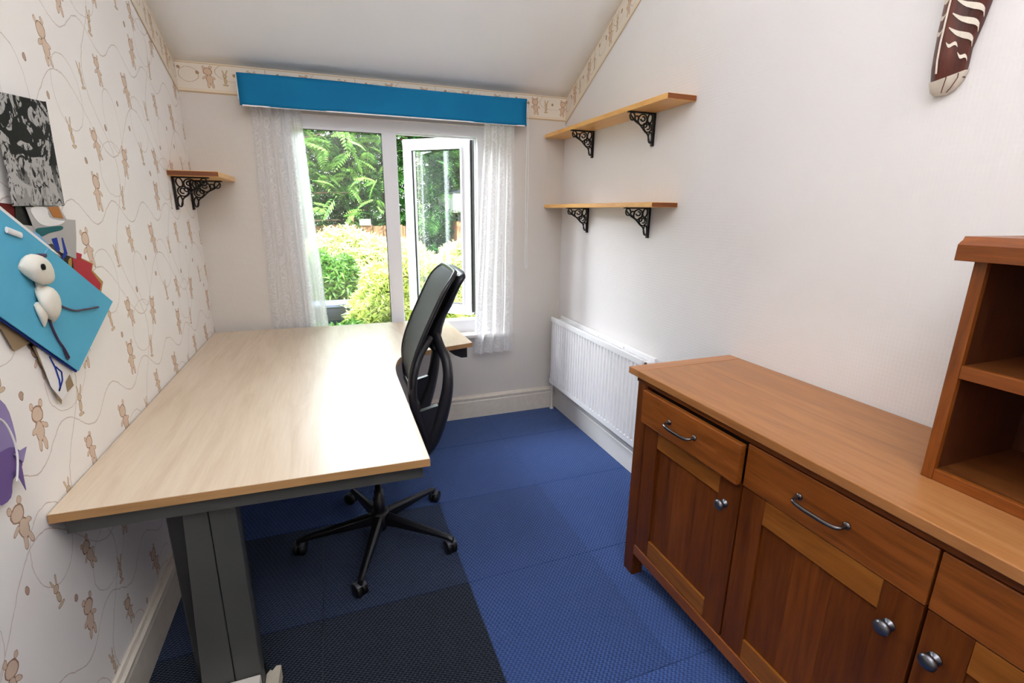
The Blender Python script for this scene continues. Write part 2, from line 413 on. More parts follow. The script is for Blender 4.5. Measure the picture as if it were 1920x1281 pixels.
M['desk_metal'] = plain('grey_powder_coat', srgb(66, 67, 66), .5, metal=.0, var=.05, vs=9, bump=.05, bs=400)
M['desk_black'] = plain('black_steel', srgb(26, 27, 30), .45, var=.05)
M['foot'] = plain('pale_foot_cover', srgb(214, 208, 200), .5, var=.05, vs=20)
M['card_board'] = plain('worn_beige_board', srgb(196, 188, 170), .7, var=.1, vs=30)
D, Md, L = srgb(88, 40, 8), srgb(128, 66, 18), srgb(154, 86, 30)
for ax in 'xyz':
    M['oak_' + ax] = wood('stained_wood_' + ax, ax, D, Md, L, .36)
    M['oakdk_' + ax] = wood('stained_wood_dark_' + ax, ax, srgb(64, 26, 3), srgb(96, 45, 7), srgb(118, 60, 14), .42, spec=.28)
    M['oaklt_' + ax] = wood('stained_wood_light_' + ax, ax, srgb(110, 58, 14), srgb(136, 78, 24), srgb(154, 94, 34), .42, spec=.3)
M['oakmd_z'] = wood('stained_wood_mid_z', 'z', srgb(72, 30, 4), srgb(106, 51, 9), srgb(128, 67, 17), .42, spec=.28)
M['hutch_in_shaded'] = wood('hutch_interior_shaded', 'z', srgb(52, 22, 8), srgb(78, 38, 14), srgb(94, 48, 20), .45)  # same stained wood, darkened to paint in the shade inside the unit
M['hutch_sh_shaded'] = wood('hutch_shelf_shaded', 'y', srgb(66, 32, 12), srgb(98, 52, 20), srgb(116, 66, 28), .4)  # shelf wood with the interior shade put into its colour
M['oaktop'] = wood('stained_top_boards', 'y', srgb(140, 86, 44), srgb(166, 110, 62), srgb(182, 128, 80), .34, .8)
M['oaktop_x'] = wood('stained_top_end_board', 'x', srgb(146, 90, 48), srgb(176, 118, 72), srgb(192, 134, 86), .34, .8)
for ax in 'xyz': M['pine_' + ax] = wood('varnished_pine_' + ax, ax, srgb(212, 142, 66), srgb(238, 180, 100), srgb(246, 202, 132), .3, knots=True)
M['pine_end'] = wood('pine_end_grain', 'x', srgb(84, 38, 8), srgb(118, 60, 16), srgb(146, 80, 26), .45)
M['iron'] = plain('black_cast_iron', srgb(22, 20, 22), .42, metal=.3, var=.1, vs=60)
M['screw'] = plain('rusty_screw', srgb(120, 84, 66), .4, metal=.6, var=.1, vs=90)
M['pewter'] = plain('brushed_pewter', srgb(120, 120, 126), .3, metal=.95, var=.1, vs=50)
M['steelhandle'] = plain('dark_polished_steel', srgb(110, 104, 104), .22, metal=.95, var=.1, vs=50)
M['shadowgap'] = plain('dark_interior_wood', srgb(40, 16, 6), .6, var=.1)
M['black_plastic'] = plain('black_nylon', srgb(26, 26, 32), .42, var=.05)
M['black_gloss'] = plain('black_nylon_satin', srgb(20, 20, 26), .3, var=.05)
q = Mat('black_mesh_fabric', srgb(50, 52, 52), .75); v = q.coord(scale=(1, 1, 1))
w = q.n('TexWave', wave_type='BANDS', bands_direction='Z'); w.inputs['Scale'].default_value = 90; q.l(v, w.inputs['Vector'])
q.color(q.mix(w.outputs['Fac'], srgb(38, 40, 40), srgb(66, 68, 66))); q.bump(w.outputs['Fac'], .2, .001)
tp = q.n('BsdfTransparent'); ms = q.n('MixShader'); ms.inputs[0].default_value = .93
q.l(tp.outputs[0], ms.inputs[1]); q.l(q.b.outputs[0], ms.inputs[2]); q.l(ms.outputs[0], q.out.inputs[0]); M['meshfab'] = q.m
M['seatfab'] = plain('charcoal_seat_cloth', srgb(34, 36, 40), .9, var=.15, vs=200, bump=.3, bs=500)
M['castertyre'] = plain('black_caster', srgb(18, 18, 20), .35, var=0)
M['castershell'] = plain('grey_caster_hood', srgb(74, 76, 84), .35, var=0)

# ------------------------------------------------------------------ the room
XL, XR, YB, YR = -.670, 1.535, 3.16, -1.9
WX0, WX1, WZ0, WZ1 = -.21, .985, .62, 1.965
def zc(x, y):
    t = (x - XL) / (XR - XL); return min(2.186 + (.41 + .15 * t) * (YB - y), 3.15)
# floor: slab + carpet tiles
fl = MB().box(XL - .1, XR + .1, YR, YB + .1, -.12, -.006).build('floor', M['desk_black'], kind='structure')
TX, TY = .55, .58
xs = [.413 + TX * k for k in range(-2, 3)]; ys = [2.17 + TY * k for k in range(-7, 2)]
xs = [XL] + [x for x in xs if XL < x < XR] + [XR]; ys = [YR] + [y for y in ys if YR < y < YB] + [YB]
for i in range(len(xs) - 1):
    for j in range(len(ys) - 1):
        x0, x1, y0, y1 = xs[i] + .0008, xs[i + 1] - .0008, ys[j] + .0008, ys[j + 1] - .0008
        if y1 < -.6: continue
        mt = M['carpet_char_shaded'] if (x1 < .45 and y1 < 1.7) else M['carpet_navy_shaded'] if (x1 < .45 and y1 < 2.3) else (M['carpet_blue2'] if .4 < x0 and x1 < 1 and .9 < y0 < 2.1 else M['carpet_blue'])
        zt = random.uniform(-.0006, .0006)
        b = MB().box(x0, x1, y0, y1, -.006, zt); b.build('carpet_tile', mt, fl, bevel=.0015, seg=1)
NS = [YB - k * (YB - YR) / 40 for k in range(41)]
def ceil_strip():
    b = MB()
    P = lambda i, j: (XL - .08 + i * (XR - XL + .16), YB + .02 - j * (YB + .02 - YR), 0)
    def Q(i, j):
        x, y, _ = P(i, j); return (x, y, zc(min(max(x, XL), XR), y))
    b.grid(Q, 12, 60); return b
ceil_strip().build('ceiling', M['ceiling'], kind='structure', solid=.01).modifiers['solid'].offset = 1
def side_wall(name, x, mat, out):
    b = MB(); inner = []; n = 60
    for k in range(n + 1):
        y = YB + .1 - k * (YB + .1 - YR) / n; inner.append((y, zc(x, min(y, YB)) + .02))
    for xx in (x, x + out):
        for k in range(n):
            (y0, z0), (y1, z1) = inner[k], inner[k + 1]
            b.add([(xx, y0, -.05), (xx, y1, -.05), (xx, y1, z1), (xx, y0, z0)], [(0, 1, 2, 3)])
    return b.build(name, mat, kind='structure')
side_wall('wall_left', XL, M['wallpaper'], -.1); side_wall('wall_right', XR, M['right'], .1)
b = MB()
b.box(XL - .1, WX0, YB, YB + .12, -.05, 2.23); b.box(WX1, XR + .1, YB, YB + .12, -.05, 2.23)
b.box(WX0, WX1, YB, YB + .12, -.05, WZ0); b.box(WX0, WX1, YB, YB + .12, WZ1, 2.23)
b.build('wall_back', M['back'], kind='structure')
MB().box(XL - .1, XR + .1, YR - .1, YR, -.05, 3.2).build('wall_rear', M['back'], kind='structure')
# wallpaper borders (print strips under the ceiling line)
def border(name, P0, P1, up, nrm):
    """P0->P1 lower edge, up = vector of the strip height"""
    P0, P1, up, nrm = map(Vector, (P0, P1, up, nrm)); Ln = (P1 - P0).length
    b = MB(); o = nrm * .0015
    nu = 12
    def P(i, j): return tuple(P0 + (P1 - P0) * i + up * j + o)
    b.grid(P, nu, 1, False, uv=lambda i, j: (i * Ln, .158 * j))
    return b.build(name, M['border'], kind='structure')
border('trim_1', (XL, YB, 2.029), (XR, YB, 2.029), (0, 0, .158), (0, -1, 0))
for nm, x, nx, s in (('trim_2', XL, 1, .41), ('trim_3', XR, -1, .56)):
    y1 = YB - (3.15 - 2.186) / s; dz = .158 * math.sqrt(1 + s * s) * .98
    A, B_ = (x, YB, 2.186 - dz), (x, y1, 3.15 - dz)
    border(nm, A, B_, (0, 0, dz), (nx, 0, 0))
# baseboards: profile extruded
def base_prof(h=.168, t=.018):
    return [(0, 0), (t, 0), (t, h - .045), (t - .004, h - .040), (t - .004, h - .030), (t + .003, h - .026), (t + .003, h - .016), (t - .006, h - .010), (t - .010, h), (0, h)]
pr = base_prof()
MB().prism([(YB - p, z) for p, z in pr], 'x', XL, XR).build('baseboard_back', M['dustyrail'], kind='structure')
MB().prism([(XR - p, z) for p, z in pr], 'y', YR, YB).build('baseboard_right', M['gloss'], kind='structure')
MB().prism([(XL + p, z) for p, z in pr], 'y', YR, YB).build('baseboard_left', M['dustyrail'], kind='structure')

# ------------------------------------------------------------------ window
win = new_empty('window_1', (.3875, 3.22, WZ0), kind='structure')
FY0, FY1 = 3.195, 3.255
GX0, GX1, GX2, GX3, GZ0, GZ1 = -.160, .350, .420, .934, .715, 1.905
def bead_frame(x0, x1, z0, z1, w, y0, y1):
    """rectangular frame of four mitred bars; w = (left, right, bottom, top)"""
    b = MB(); l, r, bo, t = w
    O = [(x0, z0), (x1, z0), (x1, z1), (x0, z1)]; I = [(x0 + l, z0 + bo), (x1 - r, z0 + bo), (x1 - r, z1 - t), (x0 + l, z1 - t)]
    for i in range(4):
        j = (i + 1) % 4; b.prism([O[i], O[j], I[j], I[i]], 'y', y0, y1)
    return b
bead_frame(WX0, WX1, .645, WZ1, (.05, .05, .07, .06), FY0, FY1).build('frame', M['upvc'], win, bevel=.003)
MB().box(GX1, GX2, FY0, FY1, GZ0, GZ1).build('mullion', M['upvc'], win, bevel=.003)
bead_frame(GX0 - .001, GX1 + .001, GZ0 - .001, GZ1 + .001, (.014,) * 4, FY0 - .006, FY0 + .012).build('glazing_bead', M['upvc'], win, bevel=.003)
bead_frame(GX0 + .013, GX1 - .013, GZ0 + .013, GZ1 - .013, (.003,) * 4, FY0 - .002, FY0 + .010).build('gasket', M['seal'], win)
MB().box(GX0 + .008, GX1 - .008, 3.222, 3.228, GZ0 + .008, GZ1 - .008).build('glass_pane', M['glass'], win)
bead_frame(GX2 - .001, GX3 + .001, GZ0 - .001, GZ1 + .001, (.010,) * 4, FY1 - .02, FY1 - .006).build('rebate_seal', M['upvc'], win)
MB().box(WX0 + .001, WX1 - .001, FY0, YB + .119, .60, .645).build('sill_riser', M['upvc'], win)
# open sash, hinged on the right, swung outwards
HX, HY, AN = .905, 3.262, math.radians(41)
sash = new_empty('sash', (0, 0, 0)); sash.parent = win
sash.location = (HX - .3875, HY - 3.22, 0); sash.rotation_euler = (0, 0, -AN)
SW, SZ0, SZ1 = .505, .735, 1.915
Ms = wmat(sash)
def sbuild(b, name, mat, **k):
    b.v = [tuple(Ms @ Vector((x, y, z - WZ0))) for x, y, z in b.v]; return b.build(name, mat, sash, **k)
sbuild(bead_frame(-SW, 0, SZ0, SZ1, (.062, .062, .072, .066), -.012, .045), 'sash_frame', M['upvc'], bevel=.004)
sbuild(bead_frame(-SW + .055, -.055, SZ0 + .062, SZ1 - .058, (.014,) * 4, -.018, .0), 'sash_bead', M['upvc'], bevel=.003)
sbuild(bead_frame(-SW + .068, -.068, SZ0 + .075, SZ1 - .071, (.004,) * 4, -.014, .0), 'sash_gasket', M['seal'])
sbuild(bead_frame(-SW - .004, .004, SZ0 - .004, SZ1 + .004, (.008,) * 4, .036, .046), 'weather_seal', M['seal'])
sbuild(MB().box(-SW + .06, -.06, .012, .018, SZ0 + .066, SZ1 - .062), 'sash_glass', M['glass'])
hb = MB().box(-SW + .018, -SW + .044, -.028, -.012, 1.27, 1.345)
hb.tube([(-SW + .031, -.028, 1.32), (-SW + .031, -.05, 1.32), (-SW + .036, -.056, 1.30), (-SW + .036, -.056, 1.19)], .009, 8)
sbuild(hb, 'sash_handle', M['plastic_white'], bevel=.002)
sbuild(MB().box(.004, .012, -.005, .03, SZ0 + .02, SZ1 - .02), 'hinge_seal', M['seal'])
ws = MB().box(-.345, 1.125, 3.08, YB + .05, .612, .636)
ws.build('window_sill', M['gloss'], win, bevel=.006)

# ------------------------------------------------------------------ blind and curtains
bl = new_empty('roller_blind', (.42, 3.10, 2.04), 'blue fabric roller blind rolled up across the top of the window', 'blind')
def blP(i, j):
    x = -.381 + i * 1.592; z = 2.118 - j * .152
    y = 3.045 + .004 * math.sin(j * PI) * 1.2 - .003 * math.sin(i * 9) * j
    return (x, y, z)
fb = MB().grid(blP, 40, 8)
fb.grid(lambda i, j: (-.381 + i * 1.592, 3.045 + j * .10, 2.118 + .003 * math.sin(i * 7)), 40, 2)
fb.build('valance_fabric', M['blind'], bl, solid=.003)
MB().lathe([(0, -.36), (.026, -.36), (.026, 1.19), (0, 1.19)], (0, 3.115, 2.06), 'x', 20).build('fabric_roll', M['blind'], bl)
for x0, x1 in ((-.388, -.380), (1.209, 1.217)):
    MB().box(x0, x1, 3.055, YB - .001, 2.0, 2.112).build('end_bracket', M['plastic_white'], bl, bevel=.003)
MB().box(-.37, 1.20, 3.0415, 3.0465, 1.963, 1.970).build('bottom_bar', M['plastic_white'], bl, bevel=.002)
cd = MB()
pts = [(1.222, 3.10, 2.085)] + [(1.236 + .002 * math.sin(k), 3.10, 2.08 - k * .1) for k in range(1, 10)] + [(1.240, 3.10, 1.082), (1.246, 3.10, 1.074), (1.252, 3.10, 1.082)] + [(1.250 - .002 * math.sin(k), 3.10, 2.08 - k * .1) for k in range(9, 0, -1)] + [(1.236, 3.10, 2.09)]
cd.tube(pts, .0022, 6); cd.lathe([(0, 0), (.018, 0), (.018, .012), (0, .012)], (1.217, 3.10, 2.088), 'x', 16)
cd.build('pull_cord', M['plastic_white'], bl, label='white looped pull cord')
def curtain(name, tl, tr, bl_, br, z0, z1, nf, amp, label, yc=3.118, seed=0):
    o = new_empty(name, ((tl + tr) / 2, yc, z1), label, 'curtain', 'lace curtains beside the window')
    rr = random.Random(seed); ph = [rr.uniform(0, 6) for _ in range(5)]
    Wd = (br - bl_) * 1.5
    def P(i, j):
        xa = tl + (tr - tl) * i; xb = bl_ + (br - bl_) * i; jj = j ** 1.25
        x = xa + (xb - xa) * jj
        y = yc + amp * (math.sin(i * nf * 2 * PI + ph[0] + .6 * math.sin(j * 3 + ph[1])) * (.8 + .3 * j) + .35 * math.sin(i * nf * 4.3 * PI + ph[2]))
        x += .006 * math.cos(i * nf * 2 * PI + ph[3]) + .003 * math.sin(j * 14 + i * 5) * j
        return (x, y, z1 + (z0 - z1) * j)
    MB().grid(P, 90, 60, True, uv=lambda i, j: (i * Wd, j * (z1 - z0))).build('net_fabric', M['lace'], o)
    # scalloped hem
    hm = MB(); path = []
    for k in range(61):
        p = P(k / 60, 1); path.append((p[0], p[1], p[2] - .004 * abs(math.sin(k * .8))))
    hm.tube(path, .0016, 5); hm.build('hem', M['lace'], o)
    for e in (0, 1):
        path = [(P(e, k / 80)[0] + (.0035 if e else -.0035) * abs(math.sin(k * .9)), P(e, k / 80)[1], P(e, k / 80)[2]) for k in range(81)]
        MB().tube(path, .0018, 5).build('scalloped_edge', M['lace'], o)
    MB().tube([(tl - .02, yc, z1 - .004), (tr + .02, yc, z1 - .004)], .004, 8).build('curtain_wire', M['plastic_white'], o)
    return o
curtain('lace_curtain', -.340, -.100, -.360, -.050, .66, 1.99, 4.2, .010, 'white lace curtain at the left side of the window, drawn to the wall', yc=3.136, seed=3)
curtain('lace_curtain', .950, 1.128, .868, 1.128, .505, 1.99, 3.4, .013, 'white lace curtain at the right side of the window, hanging below the sill', yc=3.066, seed=8)
# ------------------------------------------------------------------ desk
desk = new_empty('desk', (-.2, 2.2, 0), 'large L-shaped maple-topped desk with a grey metal frame along the left wall', 'desk')
DZ = .7613
arc = catmull([(.222, 2.035), (.230, 2.14), (.252, 2.24), (.282, 2.305), (.33, 2.345), (.412, 2.37)], 5)
outline = [(-.666, 1.285), (.217, 1.258)] + arc + [(.547, 2.412), (.677, 2.447), (.663, 3.066), (-.666, 3.114)]
MB().prism(outline, 'z', DZ - .0235, DZ).build('desktop', M['maple'], desk, bevel=.0015, seg=1)
n = len(outline); eb = MB()
out2 = []
for i, p in enumerate(outline):
    a = Vector(outline[i - 1]); c = Vector(outline[(i + 1) % n]); t = (c - a).normalized(); nn = Vector((t.y, -t.x)); out2.append(Vector(p) + nn * .0012)
for i in range(n - 2):
    A, B_ = out2[i], out2[i + 1]
    eb.add([(A.x, A.y, DZ - .0236), (B_.x, B_.y, DZ - .0236), (B_.x, B_.y, DZ - .0012), (A.x, A.y, DZ - .0012)], [(0, 1, 2, 3)])
eb.build('edge_banding', M['maple_edge'], desk, label='brown wood edge banding', solid=.0012)
def beam(name, pts, z0, z1, t, mat):
    A, B_ = Vector(pts[0]), Vector(pts[1]); d = (B_ - A).normalized(); nn = Vector((-d.y, d.x)) * t
    return MB().prism([tuple(A), tuple(B_), tuple(B_ + nn), tuple(A + nn)], 'z', z0, z1).build(name, mat, desk, bevel=.003)
beam('end_beam', [(-.648, 1.302), (.200, 1.276)], .694, DZ - .024, .035, M['desk_metal'])
beam('long_beam', [(-.10, 1.31), (-.10, 2.9)], .694, DZ - .024, .05, M['desk_black'])
beam('long_beam', [(-.50, 1.31), (-.50, 3.0)], .694, DZ - .024, .05, M['desk_black'])
beam('cross_beam', [(-.55, 2.93), (.60, 2.90)], .694, DZ - .024, .05, M['desk_black'])
# beam under the return with a curved bracket end
MB().box(.595, .64, 2.50, 2.95, .694, DZ - .024).build('return_beam', M['desk_black'], desk, bevel=.003)
br = [(.52, DZ - .024), (.655, DZ - .024), (.655, .672), (.622, .672), (.585, .690), (.555, .715)]
MB().prism(br, 'y', 2.475, 2.51).build('return_bracket', M['desk_black'], desk, bevel=.003, label='black curved bracket under the return')
# near column leg
lg = MB(); 
lg.loft([[(-.452, 1.318, .06), (-.368, 1.318, .06), (-.368, 1.36, .06), (-.452, 1.36, .06)], [(-.417, 1.318, .694), (-.362, 1.318, .694), (-.362, 1.36, .694), (-.417, 1.36, .694)]], smooth=False)
lg.build('leg_panel', M['desk_metal'], desk, bevel=.002)
lg = MB(); 
lg.loft([[(-.3655, 1.318, .06), (-.296, 1.318, .06), (-.296, 1.36, .06), (-.3655, 1.36, .06)], [(-.3595, 1.318, .694), (-.296, 1.318, .694), (-.296, 1.36, .694), (-.3595, 1.36, .694)]], smooth=False)
lg.build('leg_panel', M['desk_metal'], desk, bevel=.002)
MB().box(-.470, -.31, 1.361, 1.44, .03, .694).build('leg_column', M['desk_black'], desk, bevel=.004)
MB().box(-.66, -.298, 1.235, 1.316, 0.0, .115).build('foot', M['foot'], desk, bevel=.004, label='pale foot cover')
MB().box(-.64, -.30, 1.375, 1.43, 0.0, .03).build('foot', M['desk_black'], desk, bevel=.004)
for (x, y) in ((-.42, 2.90), (.22, 2.86)):
    MB().box(x - .045, x + .045, y - .03, y + .03, .03, .694).build('leg_column', M['desk_black'], desk, bevel=.004)
    MB().box(x - .04, x + .04, y - .25, y + .2, 0, .03).build('foot', M['desk_black'], desk, bevel=.004)
bd = MB().prism([(-.296, 1.372), (-.287, 1.385), (-.280, 1.380), (-.270, 1.395), (-.256, 1.392), (-.262, 1.25), (-.296, 1.25)], 'z', 0, .05)
bd.build('packing_board', M['card_board'], origin=(-.265, 1.33, 0), label='torn beige board standing on the carpet by the desk foot', cat='board')

# ------------------------------------------------------------------ office chair
CX, CY = .110, 1.985
ch = new_empty('office_chair', (CX, CY, 0), 'black mesh-back office swivel chair on five castors, at the desk', 'chair')
sh = lambda y: .075 * (y - 1.98)
prof = catmull([(.722, .268), (.785, .258), (.856, .263), (.953, .296), (1.091, .362), (1.17, .405), (1.215, .445)], 4)
def pX(z):
    for (z0, x0), (z1, x1) in zip(prof, prof[1:]):
        if z0 <= z <= z1 + 1e-9: return x0 + (x1 - x0) * (z - z0) / (z1 - z0)
    return prof[0][1] if z < prof[0][0] else prof[-1][1] + (z - prof[-1][0]) * .9
def halfw(z):
    if z > 1.15: return .222 - .075 * (1 - math.sqrt(max(0, 1 - ((z - 1.15) / .072) ** 2)))
    if z < .90: return .222 - .030 * ((.90 - z) / .18) ** 1.6
    return .222
ZB, ZT = .725, 1.221
def panel(i, j):
    z = ZB + (ZT - ZB) * j; u = (i - .5) * 2; y = u * halfw(z)
    x = pX(z) + .030 * (1 - abs(u) ** 2.2) * (.35 + .65 * math.sin(PI * min(1, max(0, j)))) * .7
    return (x + sh(1.98 + y), 1.98 + y, z)
MB().grid(panel, 24, 30).build('backrest', M['meshfab'], ch, solid=.008, label='dark grey mesh back panel')
per = [panel(0, j / 30) for j in range(31)] + [panel(i / 24, 1) for i in range(1, 24)] + [panel(1, 1 - j / 30) for j in range(31)] + [panel(1 - i / 24, 0) for i in range(1, 24)]
MB().tube(per, .009, 8, loop=True).build('backrest_rim', M['black_gloss'], ch)
# rear shell: wide at the head, waisted in the middle
def shell(z, hw, x0, t):
    ring = []
    for a in range(20):
        an = 2 * PI * a / 20; cu, su = math.cos(an), math.sin(an)
        y = hw * math.copysign(abs(cu) ** .5, cu); x = t * math.copysign(abs(su) ** .8, su)
        ring.append((x0 + x + sh(1.98 + y), 1.98 + y, z + x * .35))
    return ring
sh_rings = [shell(*q_) for q_ in [(1.208, .14, .470, .010), (1.212, .190, .472, .022), (1.195, .200, .468, .030), (1.165, .196, .452, .026), (1.13, .175, .440, .024), (1.08, .135, .425, .026), (1.03, .098, .402, .028), (.98, .082, .385, .030), (.94, .088, .376, .030), (.915, .115, .374, .026), (.898, .10, .374, .014)]]
MB().loft(sh_rings).build('back_shell', M['black_plastic'], ch)
for s_ in (-1, 1):
    pa = catmull([(.378, .05, .97), (.388, .105, .925), (.406, .165, .875), (.408, .192, .81), (.398, .194, .73), (.368, .187, .62), (.325, .170, .52), (.26, .13, .455), (.16, .06, .43), (.10, .03, .425)], 5)
    fl_ = [(.020 + .008 * math.sin(PI * k / (len(pa) - 1)), .020 + .010 * min(1, max(0, (k - 14) / 14))) for k in range(len(pa))]
    MB().tube([(x + sh(1.98 + s_ * y), 1.98 + s_ * y, z) for x, y, z in pa], 0, 12, flat=fl_, ref=(0, 1, 0)).build('back_arm', M['black_plastic'], ch)
    pb = catmull([(.350, .105, .955), (.305, .160, .91), (.277, .192, .85), (.266, .202, .78), (.270, .203, .71), (.285, .198, .65), (.308, .190, .58), (.325, .176, .52)], 5)
    MB().tube([(x + sh(1.98 + s_ * y), 1.98 + s_ * y, z) for x, y, z in pb], 0, 10, flat=(.016, .017), ref=(0, 1, 0)).build('back_strut', M['black_plastic'], ch)
    MB().prism([(x + sh(1.98 + s_ * .185), z) for x, z in [(.283, .68), (.368, .70), (.372, .64), (.345, .55), (.315, .515), (.296, .60)]], 'y', 1.98 + s_ * .185 - .012, 1.98 + s_ * .185 + .012).build('lower_web', M['black_plastic'], ch, bevel=.004)
MB().tube(catmull([(.275, 1.98 + y, .70) for y in (-.19, -.1, 0, .1, .19)], 4), 0, 10, flat=(.016, .008), ref=(0, 0, 1)).build('cross_piece', M['black_plastic'], ch)
# seat
def seat_ring(k, z, grow):
    ring = []
    for a in range(36):
        an = 2 * PI * a / 36; cu, su = math.cos(an), math.sin(an)
        x = (.245 - grow) * math.copysign(abs(cu) ** .55, cu); y = (.250 - grow) * math.copysign(abs(su) ** .55, su)
        ring.append((.075 + x, 1.98 + y, z - (.020 * max(0, -x / .245) ** 2 if z > .47 else 0)))
    return ring
MB().loft([seat_ring(0, .462, .05), seat_ring(0, .466, .012), seat_ring(0, .48, 0), seat_ring(0, .505, .002), seat_ring(0, .521, .02), seat_ring(0, .526, .07), seat_ring(0, .520, .2)]).build('seat', M['seatfab'], ch)
MB().box(.0, .24, 1.90, 2.06, .405, .462).build('tilt_mechanism', M['black_plastic'], ch, bevel=.012)
MB().lathe([(0, .055), (.026, .055), (.026, .215), (.020, .22), (.020, .25), (.014, .25), (.014, .41), (0, .41)], (CX, CY, 0), 'z', 20).build('gas_column', M['black_gloss'], ch)
MB().lathe([(0, .075), (.036, .075), (.042, .10), (.040, .145), (.030, .150), (0, .150)], (CX, CY, 0), 'z', 24).build('hub', M['black_plastic'], ch)
for k in range(5):
    a = math.radians(36 + 72 * k); dx, dy = math.cos(a), math.sin(a); nx, ny = -dy, dx
    rings = []
    for r, hw, zt, zb in [(.02, .022, .143, .085), (.10, .020, .130, .083), (.20, .017, .113, .078), (.29, .014, .098, .072), (.335, .013, .090, .066), (.352, .011, .082, .062)]:
        cx_, cy_ = CX + dx * r, CY + dy * r
        rings.append([(cx_ + nx * w_, cy_ + ny * w_, z_) for w_, z_ in ((-hw, zb + .006), (-hw * .6, zb), (hw * .6, zb), (hw, zb + .006), (hw * .9, zt - .008), (hw * .35, zt), (-hw * .35, zt), (-hw * .9, zt - .008))])
    MB().loft(rings, smooth=False).build('base_arm', M['black_gloss'], ch, bevel=.002)
    ca = [-.6, .9, -.35, .5, .3][k]; ex, ey = CX + dx * .345, CY + dy * .345
    wx, wy = math.cos(ca), math.sin(ca); ox, oy = -wy, wx
    c0 = (ex + ox * .012, ey + oy * .012)
    cst = MB()
    for sgn in (-1, 1):
        for j, (off, rr) in enumerate(((.004, .027), (.006, .0285), (.019, .0285), (.023, .024), (.024, .012))):
            pass
        rings = []
        for off, rr in ((.003, .0), (.003, .027), (.006, .0285), (.019, .0285), (.023, .024), (.0235, .0)):
            rings.append([(c0[0] + wx * off * sgn + ox * rr * math.cos(t), c0[1] + wy * off * sgn + oy * rr * math.cos(t), .0285 + rr * math.sin(t)) for t in [2 * PI * q_ / 20 for q_ in range(20)]])
        cst.loft(rings, cap=False)
    co = cst.build('caster', M['castertyre'], ch)
    hd = MB(); rings = []
    for off in (-.022, -.019, 0, .019, .022):
        rr = .0315 if abs(off) < .021 else .029
        rings.append([(c0[0] + wx * off + ox * rr * math.cos(t), c0[1] + wy * off + oy * rr * math.cos(t), .0285 + rr * math.sin(t)) for t in [math.radians(q_) for q_ in range(-10, 145, 12)]])
    hd.loft(rings, cap=False, closed=False); hd.build('caster_hood', M['castershell'], co, solid=.002)
    MB().tube([(ex, ey, .045), (ex, ey, .075)], .008, 10).build('caster_stem', M['black_gloss'], co)

# ------------------------------------------------------------------ radiator
rad = new_empty('radiator', (1.48, 2.52, 0), 'white double-panel ribbed radiator below the right-hand wall shelves', 'radiator')
RY0, RY1, RZ0, RZ1, RX = 1.965, 3.068, .232, .728, 1.432
def rpanel(xf, sgn, fl0=1):
    """ribbed sheet: profile in (y, x) extruded along z with plain top and bottom bands"""
    b = MB(); N_ = 31; pitch = (RY1 - RY0 - .03) / N_; pts = [(RY0, 0)]
    for k in range(N_):
        y = RY0 + .015 + k * pitch
        pts += [(y + pitch * .02, .010 * sgn), (y + pitch * .08, -.008 * sgn), (y + pitch * .52, -.008 * sgn), (y + pitch * .58, .010 * sgn)]
    pts.append((RY1, 0)); z0, z1 = RZ0 + .030, RZ1 - .030
    v = [(xf + .008 * sgn + d, y, z) for z in (z0, z1) for y, d in pts]; n_ = len(pts)
    b.add(v, [(i, i + 1, n_ + i + 1, n_ + i) for i in range(n_ - 1)])
    for za, zb in ((RZ0, z0 + .004), (z1 - .004, RZ1)): b.box(min(xf, xf + .012 * sgn), max(xf, xf + .012 * sgn), RY0, RY1, za, zb)
    return b
rpanel(RX, 1).build('front_panel', M['radiator'], rad, bevel=.0015)
rpanel(1.520, -1).build('back_panel', M['radiator'], rad, bevel=.0015)
b = MB()
for k in range(66):
    y = RY0 + .02 + k * (RY1 - RY0 - .04) / 65; b.box(1.447, 1.505, y, y + .0012, RZ0 + .03, RZ1 - .02)
b.build('convector_fins', M['radiator'], rad, kind='stuff')
for y in (RY0 + .28, RY1 - .54):
    MB().box(1.500, 1.534, y, y + .03, RZ0 + .02, RZ1 - .008).build('wall_bracket', M['radiator'], rad, bevel=.002)
for y, z in ((RY0 + .02, RZ1 - .03), (RY0 + .02, RZ0 + .03), (RY1 - .02, RZ1 - .03), (RY1 - .02, RZ0 + .03)):
    MB().lathe([(0, 1.436), (.014, 1.436), (.014, 1.515), (0, 1.515)], (0, y, z), 'x', 14).build('connector', M['radiator'], rad)
pt = MB().tube(catmull([(1.476, 3.048, RZ0 + .03), (1.476, 3.095, RZ0 + .025), (1.478, 3.112, RZ0 - .01), (1.480, 3.115, 0.0)], 5), .0075, 10)
pt.lathe([(0, .0), (.016, .0), (.014, .01), (0, .01)], (1.480, 3.115, 0), 'z', 14)
pt.build('supply_pipe', M['radiator'], rad)
MB().lathe([(0, .0), (.015, .0), (.018, .03), (.012, .042), (0, .044)], (1.476, 3.112, RZ0 + .015), 'z', 14).build('lockshield_valve', M['plastic_white'], rad)
MB().lathe([(0, -.004), (.007, -.004), (.007, .002), (0, .002)], (1.455, RY0 + .004, RZ1 - .02), 'y', 10).build('bleed_plug', M['screw'], rad)

